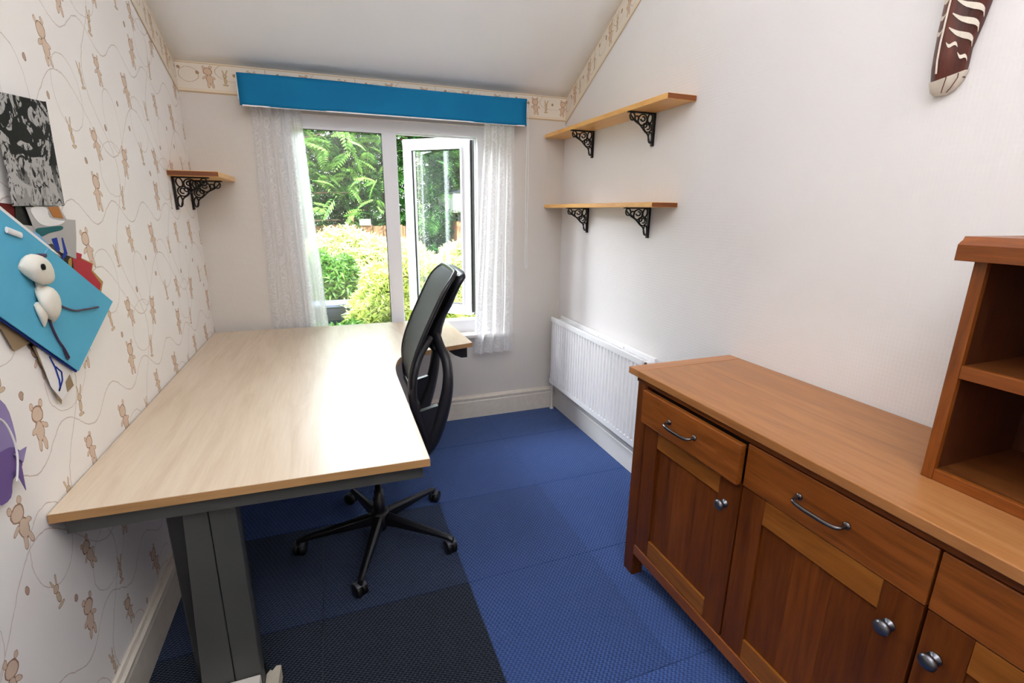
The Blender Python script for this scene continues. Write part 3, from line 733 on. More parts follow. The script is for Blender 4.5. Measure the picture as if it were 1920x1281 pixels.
# ------------------------------------------------------------------ wall shelves with scroll brackets
def scroll_bracket(o, yb, x_wall, sgn, ztop):
    """sgn=+1: bracket reaches towards +x from a left wall, -1: towards -x"""
    b = MB(); P = lambda u, w: (x_wall + sgn * (u + .003), yb, ztop - w)
    T = .0075
    def bar(u0, u1, w0, w1, t=T):
        xa, xb = sorted((x_wall + sgn * (u0 + .001), x_wall + sgn * (u1 + .001))); b.box(xa, xb, yb - t, yb + t, ztop - w1, ztop - w0)
    bar(0, .009, 0, .150, .009); bar(.009, .152, 0, .006, .009)
    def ring(cu, cw, ru, rw, a0=0, a1=360, rot=0, n=16, th=.0034):
        pts = []
        for k in range(n + (0 if a1 - a0 >= 360 else 1)):
            t = math.radians(a0 + (a1 - a0) * k / n); x, y = ru * math.cos(t), rw * math.sin(t); c, s = math.cos(rot), math.sin(rot)
            pts.append(P(cu + x * c - y * s, cw + x * s + y * c))
        b.tube(pts, 0, 6, loop=(a1 - a0 >= 360), flat=(.0055, th), ref=(0, 1, 0), smooth=False)
    ring(.126, .022, .014, .017, rot=.2); ring(.100, .030, .011, .011); ring(.068, .034, .026, .024, rot=.6); ring(.066, .030, .012, .010, 0, 280, n=12)
    ring(.026, .026, .013, .021, rot=-.2); ring(.036, .066, .022, .022, rot=.3); ring(.034, .064, .010, .012, 60, 330, n=12)
    ring(.018, .112, .010, .024, rot=.05); ring(.052, .058, .010, .009)
    dg = catmull([P(.140, .012), P(.112, .040), P(.080, .058), (P(.052, .084)), P(.032, .100), P(.020, .135)], 4)
    b.tube(dg, 0, 6, flat=(.0055, .0034), ref=(0, 1, 0), smooth=False)
    br_ = b.build('bracket', M['iron'], o)
    for w in (.142, .085): MB().lathe([(0, .0), (.0045, .0), (.003, .004), (0, .005)] if sgn > 0 else [(0, 0), (.0045, 0), (.003, -.004), (0, -.005)], (x_wall + sgn * .009, yb, ztop - w), 'x', 10).build('screw', M['screw'], br_)
def board(o, x0, x1, y0, y1, z0, z1, near_end):
    MB().box(x0, x1, y0, y1, z0, z1).build('board', M['pine_y' if y1 - y0 > .6 else 'pine_x'], o, bevel=.003)
    MB().box(x0 + .002, x1 - .002, y0 - .0015, y0, z0 + .002, z1 - .002).build('end_grain', M['pine_end'], o, label='darker cut end')
sU = new_empty('wall_shelf', (XR, 2.5, 1.94), 'upper of the two long pine wall shelves on the right wall', 'shelf')
board(sU, 1.383, XR - .001, 1.876, 3.148, 1.917, 1.941, True)
scroll_bracket(sU, 2.165, XR, -1, 1.917); scroll_bracket(sU, 2.765, XR, -1, 1.917)
sL = new_empty('wall_shelf', (XR, 2.5, 1.50), 'lower of the two long pine wall shelves, above the radiator', 'shelf')
board(sL, 1.390, XR - .001, 1.935, 3.148, 1.474, 1.497, True)
scroll_bracket(sL, 2.145, XR, -1, 1.474); scroll_bracket(sL, 2.785, XR, -1, 1.474)
sS = new_empty('wall_shelf', (XL, 2.93, 1.6), 'short pine wall shelf in the left corner by the window', 'shelf')
board(sS, XL + .001, -.463, 2.705, 3.150, 1.592, 1.616, True)
scroll_bracket(sS, 2.77, XL, 1, 1.592); scroll_bracket(sS, 3.08, XL, 1, 1.592)

# ------------------------------------------------------------------ sideboard
sb = new_empty('sideboard', (1.30, .70, 0), 'orange-brown stained wooden sideboard with drawers and panelled doors along the right wall', 'sideboard')
XF = 1.058; Y0s, Y1s = -.07, 1.465
MB().box(1.040, 1.531, -.11, 1.446, .853, .879).build('top', M['oaktop'], sb, bevel=.0025)
MB().box(1.040, 1.531, 1.4465, 1.507, .853, .879).build('breadboard_end', M['oaktop_x'], sb, bevel=.0025)
MB().box(1.052, 1.52, -.09, 1.466, .832, .8525).build('top_moulding', M['oakdk_y'], sb, bevel=.004)
for y0, y1 in ((1.405, 1.465), (-.07, -.01)):
    for x0, x1 in ((XF, XF + .05), (1.46, 1.51)):
        MB().box(x0, x1, y0, y1, 0, .832).build('leg', M['oakdk_z'], sb, bevel=.003)
MB().box(XF + .05, 1.46, 1.425, 1.445, .105, .832).build('side_panel', M['oakdk_z'], sb)
MB().box(XF + .05, 1.46, -.05, -.03, .105, .832).build('side_panel', M['oakdk_z'], sb)
MB().box(XF + .03, 1.50, -.01, 1.405, .108, .122).build('bottom_board', M['shadowgap'], sb)
MB().box(1.495, 1.505, -.01, 1.405, .12, .832).build('back_board', M['shadowgap'], sb)
MB().box(XF + .022, XF + .032, -.01, 1.405, .15, .832).build('inner_carcass', M['shadowgap'], sb)
MB().box(XF - .002, XF + .024, -.01, 1.404, .105, .149).build('bottom_rail', M['oak_y'], sb, bevel=.002)
def bow_handle(o, yc, zc_, xf, half=.062):
    P = [(xf - .002, yc + half, zc_), (xf - .018, yc + half, zc_ - .002), (xf - .028, yc + half - .008, zc_ - .004), (xf - .031, yc + half * .5, zc_ - .006), (xf - .032, yc, zc_ - .006),
         (xf - .031, yc - half * .5, zc_ - .006), (xf - .028, yc - half + .008, zc_ - .004), (xf - .018, yc - half, zc_ - .002), (xf - .002, yc - half, zc_)]
    path = catmull(P, 5); k = len(path)
    b = MB().tube(path, [.0040 + .0018 * math.sin(PI * i / (k - 1)) for i in range(k)], 10)
    for s in (-1, 1): b.lathe([(0, 0), (.0095, 0), (.0095, -.003), (.006, -.006), (0, -.006)], (xf, yc + s * half, zc_), 'x', 16)
    b.build('bow_handle', M['steelhandle'], o, label='polished steel bow handle')
def knob(o, y, z, xf):
    MB().lathe([(0, 0), (.013, 0), (.013, -.003), (.006, -.006), (.0055, -.014), (.012, -.018), (.0165, -.022), (.017, -.026), (.012, -.031), (.006, -.0325), (0, -.033)], (xf, y, z), 'x', 24).build('knob', M['pewter'], o, label='pewter mushroom knob')
mods = [(.936, 1.403, -.020, 'near'), (.4615, .931, 0, 'near'), (-.008, .4565, 0, 'far')]
for i, (y0, y1, pull, side) in enumerate(mods):
    xf = XF + pull
    dr = MB().box(xf, xf + .020, y0, y1, .693, .826 if i else .820).build('drawer', M['oak_y'], sb, bevel=.0025)
    MB().box(xf + .020, xf + .30, y0 + .012, y1 - .012, .70, .80).build('drawer_box', M['shadowgap'], dr)
    bow_handle(dr, (y0 + y1) / 2 + (.012 if i == 0 else 0), .762 if i else .758, xf)
    st = .079
    dx0 = XF + .002
    dd = MB().box(dx0 + .009, dx0 + .017, y0 + st - .008, y1 - st + .008, .21, .625)
    dd = dd.build('door', M['oakdk_z'], sb, label='recessed door panel and frame')
    MB().box(dx0, dx0 + .020, y0 + .001, y0 + st, .152, .690).build('door_stile', M['oakdk_z'], dd, bevel=.0012)
    MB().box(dx0, dx0 + .020, y1 - st, y1 - .001, .152, .690).build('door_stile', M['oakdk_z'], dd, bevel=.0012)
    MB().box(dx0, dx0 + .020, y0 + st + .0005, y1 - st - .0005, .616, .690).build('door_rail', M['oaklt_y'], dd, bevel=.0012)
    MB().box(dx0, dx0 + .020, y0 + st + .0005, y1 - st - .0005, .152, .220).build('door_rail', M['oaklt_y'], dd, bevel=.0012)
    # recessed field of three joined boards
    w3 = (y1 - y0 - 2 * st) / 3
    for k in range(3):
        MB().box(dx0 + .0075, dx0 + .0092, y0 + st + k * w3 + .0004, y0 + st + (k + 1) * w3 - .0004, .216, .620).build('panel_board', M['oakdk_z' if k != 1 else 'oakmd_z'], dd)
    knob(dd, y0 + .050 if side == 'near' else y1 - .032, .600, dx0)

# ------------------------------------------------------------------ hutch (open shelf unit) on the sideboard
hu = new_empty('shelf_hutch', (1.37, .25, .879), 'stained wooden open shelf unit standing on the near end of the sideboard', 'shelf unit')
HXF, HXB = 1.219, 1.525; H0, H1 = -.09, .603
for y0, y1 in ((H1 - .022, H1), (H0, H0 + .022)):
    MB().box(HXF + .014, HXB, y0, y1, .8795, 1.362).build('side_panel', M['hutch_in_shaded'], hu)
    MB().box(HXF, HXF + .0138, y0, y1, .8795, 1.362).build('front_stile', M['oak_z'], hu, bevel=.0012)
MB().box(HXB - .012, HXB, H0 + .022, H1 - .022, .8795, 1.362).build('back_panel', M['hutch_in_shaded'], hu)
for nm, z0, z1 in (('bottom_shelf', .8795, .905), ('middle_shelf', 1.118, 1.146)):
    MB().box(HXF + .014, HXB - .012, H0 + .022, H1 - .022, z0, z1).build(nm, M['hutch_sh_shaded'], hu)
    MB().box(HXF + .001, HXF + .0138, H0 + .0222, H1 - .0222, z0, z1).build('shelf_lipping', M['oak_y'], hu, bevel=.0012)  # front strip keeps the plain wood tone, without the painted shade
cp = [(HXF - .029, 1.362), (HXF - .029, 1.394), (HXF - .024, 1.398), (HXF - .016, 1.403), (HXF - .012, 1.410), (HXB, 1.410), (HXB, 1.362)]
MB().prism(cp, 'y', H0 - .02, H1 + .02).build('cornice', M['oak_y'], hu, bevel=.001)

# ------------------------------------------------------------------ carved striped wooden wall mask
mk = new_empty('carved_wooden_mask', (XR, .90, 1.76), 'dark carved wooden animal mask with white stripes hanging high on the right wall', 'wall mask')
sect = [(1.752, .918, .010, .012), (1.762, .915, .024, .024), (1.785, .908, .036, .036), (1.815, .907, .037, .046), (1.85, .907, .037, .050), (1.90, .902, .043, .054), (1.96, .896, .047, .058), (2.04, .888, .056, .066), (2.14, .884, .068, .074), (2.26, .884, .078, .078), (2.38, .884, .07, .07), (2.46, .884, .04, .04)]
def mring(z, yc, hw, d):
    xb = XR - .002
    return [(xb, yc - hw, z), (xb - d * .35, yc - hw * .98, z), (xb - d * .7, yc - hw * .55, z), (xb - d, yc + hw * .30, z), (xb - d * .75, yc + hw * .75, z), (xb - d * .35, yc + hw, z), (xb, yc + hw, z)]
dark = [q_ for q_ in sect if q_[0] >= 1.785]
M['maskwood'] = wood('mask_dark_wood', 'z', srgb(30, 8, 6), srgb(66, 20, 12), srgb(120, 52, 24), .3)
M['maskwhite'] = plain('mask_pale_inlay', srgb(226, 216, 200), .6, var=.08, vs=40)
MB().loft([mring(*q_) for q_ in dark]).build('face', M['maskwood'], mk, bevel=.002)
def sl(z):  # interpolate section
    for p, q_ in zip(sect, sect[1:]):
        if p[0] <= z <= q_[0]:
            t = (z - p[0]) / (q_[0] - p[0]); return tuple(a + (b_ - a) * t for a, b_ in zip(p, q_))
    return sect[-1]
mz = MB().loft([mring(*(sl(z)[0], sl(z)[1], sl(z)[2] + .001, sl(z)[3] + .001)) for z in (1.752, 1.757, 1.762, 1.77, 1.778, 1.786)])
mz = MB(); lowr = [mring(sl(z)[0], sl(z)[1], sl(z)[2] + .003, sl(z)[3] + .003) for z in (1.752, 1.757, 1.762, 1.77, 1.778)]
top_r = []
zz = [1.803, 1.801, 1.793, 1.784, 1.785, 1.787, 1.788]
for k, z in enumerate(zz):
    p = mring(sl(z)[0], sl(z)[1], sl(z)[2] + .003, sl(z)[3] + .003)[k]; top_r.append(p)
mz.loft(lowr + [top_r]); mz.build('muzzle', M['maskwhite'], mk, label='cream muzzle tip')
gm = MB()
for k in (1.5, 2.4):
    i0 = int(k); fr_ = k - i0
    pth = []
    for z in (1.756, 1.765, 1.775, 1.785, 1.795):
        r_1 = mring(*sl(z)); a_, b_ = Vector(r_1[i0]), Vector(r_1[i0 + 1]); pth.append(tuple(a_.lerp(b_, fr_) + Vector((-.004, -.0035, 0))))
    gm.tube(pth, .001, 5)
gm.build('mouth_line', M['maskwood'], mk)
def surf(k, z):
    r_1 = mring(*sl(z)); i0 = min(int(k), 5); a_, b_ = Vector(r_1[i0]), Vector(r_1[i0 + 1]); p = a_.lerp(b_, k - i0); return tuple(p + Vector((-.0014, -.0014, 0)))
def stripe(zl, dz, thick, k0=.6, k1=2.75):
    b = MB(); N_ = 12
    def P(i, j):
        k = k1 + (k0 - k1) * i
        zmid = zl - dz * i - .010 * math.sin(i * PI * 2) * .5
        th = thick * math.sin(PI * min(1, max(0, i * .92 + .04))) ** .8
        return surf(k, zmid + (j - .5) * th)
    b.grid(P, N_, 1, False); b.build('stripe', M['maskwhite'], mk, solid=.001)
for z in (1.888, 1.918, 1.948, 1.982, 2.018, 2.056, 2.10, 2.15): stripe(z + .012, .046, .013)
for z in (1.90, 1.935, 1.97, 2.01, 2.05, 2.10): stripe(z, .012, .010, 4.8, 3.15)
stripe(1.868, .014, .009, 2.0, 2.7); stripe(1.842, .020, .009, .9, 1.9)
MB().tube([surf(3, z) for z in (1.80, 1.83, 1.87, 1.92, 1.97, 2.04, 2.14, 2.25)], .0022, 6).build('ridge_line', M['maskwhite'], mk)

# ------------------------------------------------------------------ papers and cards pinned on the left wall
def flat(name, pts, off, mat, parent=None, th=.0006, curl=None, label=None, cat=None, origin=None, group=None):
    """polygon given as (Y, z) on the left wall, standing off by off"""
    return MB().prism(pts, 'x', XL + off, XL + off + th).build(name, mat, parent, origin=origin, label=label, cat=cat, group=group)
def paper(name, c, rough=.7): return plain(name, c, min(.85, rough + .25), spec=.2, var=.03, vs=14)
M['p_white'] = paper('white_paper', srgb(232, 230, 228)); M['p_grey'] = paper('grey_photo_print', srgb(176, 172, 170), .35)
M['p_blue'] = paper('sky_blue_card', srgb(92, 176, 208), .7); M['p_navy'] = paper('dark_blue_ink_and_shadow', srgb(34, 60, 150)); M['p_ltblue'] = paper('pale_blue_print', srgb(120, 175, 215), .4)
M['p_teal'] = paper('teal_print', srgb(20, 92, 96), .4); M['p_red'] = paper('crimson_foil_card', srgb(176, 20, 50), .3); M['p_gold'] = paper('gold_card_edge', srgb(176, 138, 74), .4)
M['p_dkred'] = paper('dark_red_card', srgb(96, 14, 12), .5); M['p_black'] = paper('black_print', srgb(20, 18, 22), .4); M['p_kraft'] = paper('kraft_card', srgb(150, 128, 100), .7)
M['p_amber'] = paper('amber_print', srgb(176, 112, 52), .35); M['purple'] = paper('purple_tissue', srgb(150, 134, 180), .8); M['purpledk'] = paper('deep_purple_tissue', srgb(116, 92, 148), .8)
q = Mat('ink_art_print', srgb(180, 176, 174), .6, spec=.2); v = q.coord(scale=(1, 1, 1))
n1 = q.noise(v, 8.5, 3, .55, 2.4); n2 = q.noise(q.coord(scale=(1, 1.3, .8), loc=(3, 1, 2)), 30, 3, .6, 2.6)
c1 = q.ramp(n1, [(.50, srgb(14, 14, 16)), (.515, srgb(172, 168, 166))]); c2 = q.ramp(n2, [(.42, srgb(16, 16, 18)), (.44, (1, 1, 1, 1))])
sp = q.n('SeparateXYZ'); q.l(q.n('TexCoord').outputs['Object'], sp.inputs[0])
fd = q.ramp(q.math('MULTIPLY', q.math('ADD', sp.outputs[2], .10), 4), [(.0, (.35,) * 3 + (1,)), (.3, (1, 1, 1, 1))])
c0 = q.mix(fd, srgb(178, 174, 172), c1); q.color(q.mix(1, c0, c2, 'MULTIPLY')); M['art'] = q.m
po = new_empty('art_print', (XL, 1.56, 1.58), 'black and white abstract ink art print stuck on the bear wallpaper', 'poster')
flat('sheet', [(1.430, 1.451), (1.661, 1.454), (1.685, 1.709), (1.452, 1.690)], .014, M['art'], po, .0008)
flat('backing_edge', [(1.655, 1.452), (1.667, 1.454), (1.690, 1.711), (1.680, 1.709)], .0115, M['p_black'], po, .002)
# dark card behind
dk = new_empty('dark_red_card', (XL, 1.45, 1.42), 'dark red card tucked under the art print, mostly hidden', 'card')
flat('sheet', [(1.38, 1.33), (1.47, 1.37), (1.50, 1.452), (1.36, 1.46)], .004, M['p_dkred'], dk, .001)
flat('black_band', [(1.44, 1.40), (1.52, 1.38), (1.53, 1.452), (1.455, 1.452)], .0055, M['p_black'], dk, .001)
gp = flat('grey_photo', [(1.425, 1.425), (1.455, 1.41), (1.505, 1.405), (1.545, 1.34), (1.47, 1.345)], .009, M['p_grey'], None, .001, origin=(XL, 1.47, 1.38), label='small grey photo print peeking out above the blue card', cat='photo')
# photo card: white swooping shape, teal band, blue patches
pc = new_empty('photo_card', (XL, 1.6, 1.38), 'glossy photo card with white, teal and blue shapes right under the art print', 'card')
def curved(name, pts, off, mat, par, bulge=.012):
    ys = [p[0] for p in pts]; y0, y1 = min(ys), max(ys); N_ = 10; b = MB()
    v = [(XL + off + bulge * math.sin(PI * (y - y0) / (y1 - y0)), y, z) for y, z in pts]; b.add(v, [tuple(range(len(pts)))]); return b.build(name, mat, par, solid=.0008)
flat('sheet', [(1.487, 1.449), (1.640, 1.452), (1.668, 1.418), (1.716, 1.415), (1.700, 1.37), (1.672, 1.312), (1.60, 1.335), (1.565, 1.36), (1.52, 1.36), (1.50, 1.40)], .010, M['p_grey'], pc, .001)
flat('white_shape', catmull([(1.505, 1.446), (1.575, 1.448), (1.58, 1.425), (1.625, 1.416), (1.655, 1.414), (1.62, 1.405), (1.56, 1.404), (1.522, 1.415)], 3, True), .0112, M['p_white'], pc)
flat('amber_patch', [(1.585, 1.449), (1.637, 1.451), (1.650, 1.420), (1.60, 1.424)], .0112, M['p_amber'], pc)
flat('teal_band', catmull([(1.505, 1.398), (1.56, 1.401), (1.625, 1.402), (1.637, 1.397), (1.62, 1.391), (1.56, 1.386), (1.52, 1.380)], 3, True), .0113, M['p_teal'], pc)
flat('pale_blue_band', [(1.492, 1.395), (1.515, 1.385), (1.56, 1.345), (1.565, 1.312), (1.535, 1.325), (1.51, 1.355)], .0116, M['p_ltblue'], pc)
flat('blue_patch', [(1.566, 1.372), (1.592, 1.374), (1.594, 1.342), (1.575, 1.340)], .0118, M['p_navy'], pc)
flat('blue_patch', [(1.617, 1.372), (1.622, 1.372), (1.628, 1.33), (1.60, 1.318), (1.598, 1.325), (1.613, 1.335)], .0118, M['p_navy'], pc)
wt = flat('white_slip', [(1.49, 1.33), (1.54, 1.352), (1.575, 1.325), (1.63, 1.27), (1.60, 1.26)], .014, M['p_white'], None, .001, origin=(XL, 1.56, 1.3), label='narrow white paper slip between the photo card and the blue card', cat='paper')
# red card
rc = new_empty('red_card', (XL, 1.73, 1.28), 'crimson foil card with gold edges sticking out behind the blue card', 'card')
flat('sheet', [(1.62, 1.33), (1.69, 1.318), (1.775, 1.290), (1.760, 1.272), (1.815, 1.230), (1.775, 1.190), (1.60, 1.26)], .007, M['p_gold'], rc, .001)
flat('red_face', [(1.655, 1.325), (1.69, 1.314), (1.766, 1.289), (1.750, 1.270), (1.795, 1.226), (1.768, 1.200), (1.655, 1.27)], .0085, M['p_red'], rc)
flat('dark_strip', [(1.615, 1.325), (1.652, 1.326), (1.645, 1.27), (1.60, 1.285)], .0098, M['p_black'], rc)
flat('olive_leaf', catmull([(1.625, 1.31), (1.645, 1.318), (1.640, 1.30), (1.622, 1.28)], 3, True), .0108, M['p_gold'], rc)
flat('red_corner', [(1.68, 1.33), (1.712, 1.322), (1.70, 1.308), (1.675, 1.315)], .0098, M['p_red'], rc)
# blue card with clay figure
bc = new_empty('blue_card', (XL, 1.5, 1.25), 'large sky-blue card hung at a slant on the left wall, under the clay figure', 'card')
B0 = [(1.235, 1.520), (1.519, 1.352), (1.815, 1.168), (1.524, 1.034), (1.150, 1.330)]
flat('sheet', B0, .020, M['p_blue'], bc, .002)
flat('white_backing', [(1.242, 1.529), (1.524, 1.360), (1.575, 1.327), (1.519, 1.352), (1.235, 1.520)], .018, M['p_white'], bc, .0015)
flat('painted_shadow_edge', [(1.150, 1.326), (1.30, 1.209), (1.524, 1.031), (1.53, 1.036), (1.30, 1.215), (1.16, 1.330)], .014, M['p_navy'], bc, .003)  # shadow along the card's lower edge, laid on as a dark blue strip
MB().tube(catmull([(XL + .0225, y, z) for y, z in [(1.515, 1.352), (1.485, 1.338), (1.45, 1.332), (1.43, 1.318)]], 5), .0012, 6).build('fold_crease', M['p_ltblue'], bc)
MB().tube([(XL + .026, 1.36, 1.402), (XL + .026, 1.408, 1.388)], 0, 10, flat=(.007, .003), ref=(0, .3, 1)).build('clip', M['p_white'], bc, label='white plastic hanger tab')
q = Mat('white_modelling_clay', srgb(228, 222, 208), .5); q.bump(q.noise(q.coord(), 70, 3), .3, .003); M['clay'] = q.m
M['wire'] = plain('purple_brown_twine', srgb(66, 44, 74), .6, var=.3, vs=90)
cf = new_empty('clay_figure', (XL + .03, 1.43, 1.24), 'little white clay figure with a black eye and thin twine limbs on the blue card', 'ornament')
def blob(prof, th, name, seed=0):
    """prof: (Y, z, half-width) along the spine of the blob"""
    rr = random.Random(seed); rings = []
    for i, (y, z, w) in enumerate(prof):
        y0, z0, _ = prof[max(0, i - 1)]; y1, z1, _ = prof[min(len(prof) - 1, i + 1)]
        d = Vector((0, y1 - y0, z1 - z0)).normalized(); nrm = Vector((0, -d.z, d.y)); ring = []
        for a in range(16):
            t = 2 * PI * a / 16; k = 1 + .07 * math.sin(3 * t + i * 1.3 + seed)
            p = Vector((XL + .0225 + th * min(1, w / .03), y, z)) + nrm * (w * k * math.cos(t)) + Vector((1, 0, 0)) * (th * min(1, w / .02) * .95 * k * math.sin(t)); ring.append(tuple(p))
        rings.append(ring)
    return MB().loft(rings).build(name, M['clay'], cf, sub=1)
blob([(1.375, 1.320, .004), (1.382, 1.321, .022), (1.40, 1.319, .033), (1.42, 1.312, .035), (1.442, 1.301, .031), (1.462, 1.290, .021), (1.478, 1.285, .006)], .016, 'head', 1)
blob([(1.432, 1.290, .012), (1.430, 1.268, .014), (1.427, 1.258, .016)], .009, 'neck', 4)
blob([(1.418, 1.268, .006), (1.424, 1.262, .024), (1.430, 1.246, .034), (1.437, 1.226, .034), (1.446, 1.206, .026), (1.452, 1.190, .012), (1.454, 1.180, .003)], .015, 'body', 2)
blob([(1.402, 1.235, .008), (1.408, 1.222, .016), (1.412, 1.205, .015), (1.414, 1.188, .009), (1.415, 1.178, .003)], .012, 'apron_fold', 3)
blob([(1.462, 1.303, .004), (1.478, 1.300, .008), (1.490, 1.303, .003)], .006, 'nose', 5)
MB().lathe([(0, .0), (.007, .0), (.007, .003), (0, .004)], (XL + .053, 1.402, 1.318), 'x', 16).build('eye', M['p_black'], cf)
MB().box(XL + .028, XL + .046, 1.432, 1.452, 1.335, 1.345).build('hair_knot', M['wire'], cf, bevel=.004)
for nm, pts in (('arm', [(1.455, 1.240), (1.50, 1.213), (1.56, 1.189), (1.62, 1.180), (1.70, 1.172)]), ('leg', [(1.436, 1.206), (1.442, 1.17), (1.455, 1.135), (1.470, 1.112), (1.484, 1.082)])):
    MB().tube(catmull([(XL + .026, y, z) for y, z in pts], 6), .0026, 7).build(nm, M['wire'], cf)
MB().tube(catmull([(XL + .026, y, z) for y, z in [(1.484, 1.082), (1.478, 1.079), (1.472, 1.088), (1.468, 1.110)]], 4), .0018, 6).build('foot', M['wire'], cf)
# cards below
kc = flat('kraft_card', [(1.28, 1.24), (1.318, 1.146), (1.40, 1.150), (1.42, 1.10), (1.35, 1.20)], .006, M['p_kraft'], None, .001, origin=(XL, 1.34, 1.18), label='brown kraft card corner showing below the blue card', cat='card')
wc = new_empty('white_note_card', (XL, 1.47, 1.05), 'white note card with a blue ink scribble hanging below the blue card', 'card')
flat('sheet', [(1.395, 1.135), (1.45, 1.12), (1.53, 1.055), (1.510, 1.000), (1.445, .985), (1.415, 1.03)], .008, M['p_white'], wc, .001)
flat('kraft_corner', [(1.478, 1.020), (1.505, 1.032), (1.512, 1.000), (1.476, .994)], .0095, M['p_kraft'], wc)
flat('dark_edge', [(1.385, 1.14), (1.393, 1.14), (1.447, .985), (1.442, .975), (1.435, .985)], .007, M['p_kraft'], wc, .001)
MB().tube([(XL + .0105, y, z) for y, z in [(1.435, 1.10), (1.447, 1.07), (1.452, 1.035), (1.448, 1.018), (1.44, 1.01), (1.465, 1.030), (1.470, 1.05), (1.45, 1.07)]], .0016, 5).build('ink_scribble', M['p_navy'], wc)
sc_ = flat('childs_sketch', [(1.57, 1.09), (1.62, 1.12), (1.655, 1.055), (1.60, 1.03)], .003, M['p_white'], None, .0006, origin=(XL, 1.61, 1.07), label='small white sketch paper beside the lower corner of the blue card', cat='paper')
# purple tissue decoration cut off by the picture edge
pu = new_empty('paper_decoration', (XL, 1.2, .97), 'purple tissue paper decoration at the far left edge, above the desk', 'decoration')
for k, pts in enumerate([[(1.12, 1.09), (1.20, 1.09), (1.247, 1.05), (1.253, .99), (1.243, .955), (1.20, .93), (1.12, .95)], [(1.14, .96), (1.22, .965), (1.247, .935), (1.232, .905), (1.20, .90), (1.18, .87), (1.14, .88)], [(1.215, .95), (1.262, .945), (1.238, .92)], [(1.20, .92), (1.222, .915), (1.215, .865)]]):
    flat('petal', catmull(pts, 3, True) if k < 2 else pts, .004 + .004 * k, M['purple' if k % 2 == 0 else 'purpledk'], pu, .0012)
MB().tube(catmull([(XL + .02, y, z) for y, z in [(1.16, 1.06), (1.20, 1.03), (1.215, .98), (1.21, .94), (1.19, .90)]], 5), .002, 6).build('ribbon', M['p_white'], pu)

# ------------------------------------------------------------------ garden
def fast_mesh(name, verts, faces4, mat, parent=None, origin=(0, 0, 0), **kw):
    me = bpy.data.meshes.new(name); V = np.asarray(verts, np.float32).reshape(-1, 3) - np.asarray(origin, np.float32)
    if parent is not None: V = V - np.asarray(wmat(parent).translation, np.float32)
    F = np.asarray(faces4, np.int32).reshape(-1, 4)
    me.vertices.add(len(V)); me.vertices.foreach_set('co', V.ravel()); me.loops.add(F.size); me.loops.foreach_set('vertex_index', F.ravel())
    me.polygons.add(len(F)); me.polygons.foreach_set('loop_start', np.arange(0, F.size, 4, dtype=np.int32)); me.polygons.foreach_set('loop_total', np.full(len(F), 4, np.int32))
    me.update(calc_edges=True); me.materials.append(mat)
    o = bpy.data.objects.new(name, me); COL.objects.link(o)
    if parent is not None: o.parent = parent
    else: o.location = origin
    return tag(o, **kw)
def rotmats(n, tilt=1.0, down=0.0):
    az = rng.uniform(0, 2 * PI, n); el = rng.normal(down, .45, n) * tilt; ro = rng.uniform(-1.0, 1.0, n)
    ca, sa, ce, se = np.cos(az), np.sin(az), np.cos(el), np.sin(el)
    d = np.stack([ca * ce, sa * ce, se], 1); up = np.array([0, 0, 1.]) + rng.normal(0, .35, (n, 3))
    s = np.cross(d, up); s /= np.linalg.norm(s, axis=1, keepdims=True); u = np.cross(s, d)
    return np.stack([s, d, u], 2)   # columns: side, dir, up
def frond(n_leaf=9, L_=.42, lw=.030, ll=.13):
    V = []; F = []
    def quad(a, b, c, d):
        i = len(V); V.extend([a, b, c, d]); F.append((i, i + 1, i + 2, i + 3))
    for k in range(n_leaf):
        t = (k + 1.2) / (n_leaf + .8); y = t * L_; z = -.16 * L_ * t * t * 2.2; l_ = ll * math.sin(PI * (.18 + .8 * t)) ** .7
        for s in (-1, 1):
            bx = (0, y, z); tip = (s * l_ * .85, y + l_ * .55, z - l_ * .28); md = (s * l_ * .45, y + l_ * .12, z - .02 * l_); md2 = (s * l_ * .38, y + l_ * .42, z + .02 * l_)
            quad(bx, md, tip, md2)
    quad((-.004, 0, 0), (.004, 0, 0), (.002, L_, -.35 * L_), (-.002, L_, -.35 * L_))
    return np.array(V), np.array(F)
def scatter(tv, tf, pos, scl, down=0.0, tilt=1.0):
    n = len(pos); Rm = rotmats(n, tilt, down); V = np.einsum('nij,vj->nvi', Rm, tv) * scl[:, None, None] + pos[:, None, :]
    F = tf[None] + (np.arange(n) * len(tv))[:, None, None]; return V.reshape(-1, 3), F.reshape(-1, 4)
ground = MB().box(-9, 12, YB + .13, 22, -.35, -.25).build('ground_1', plain('lawn', srgb(88, 116, 58), .9, var=.3, vs=3), kind='structure')
LG = [leaf('tree_leaf_deep', [srgb(44, 92, 48), srgb(66, 124, 58), srgb(96, 150, 74), srgb(40, 84, 50)], .35),
      leaf('tree_leaf_mid', [srgb(62, 112, 58), srgb(92, 142, 72), srgb(46, 92, 50), srgb(128, 170, 92)], .35),
      leaf('tree_leaf_fresh', [srgb(104, 152, 70), srgb(140, 180, 92), srgb(70, 122, 54)], .45)]
bark = plain('bark', srgb(92, 74, 60), .85, var=.25, vs=12, bump=.5, bs=30)
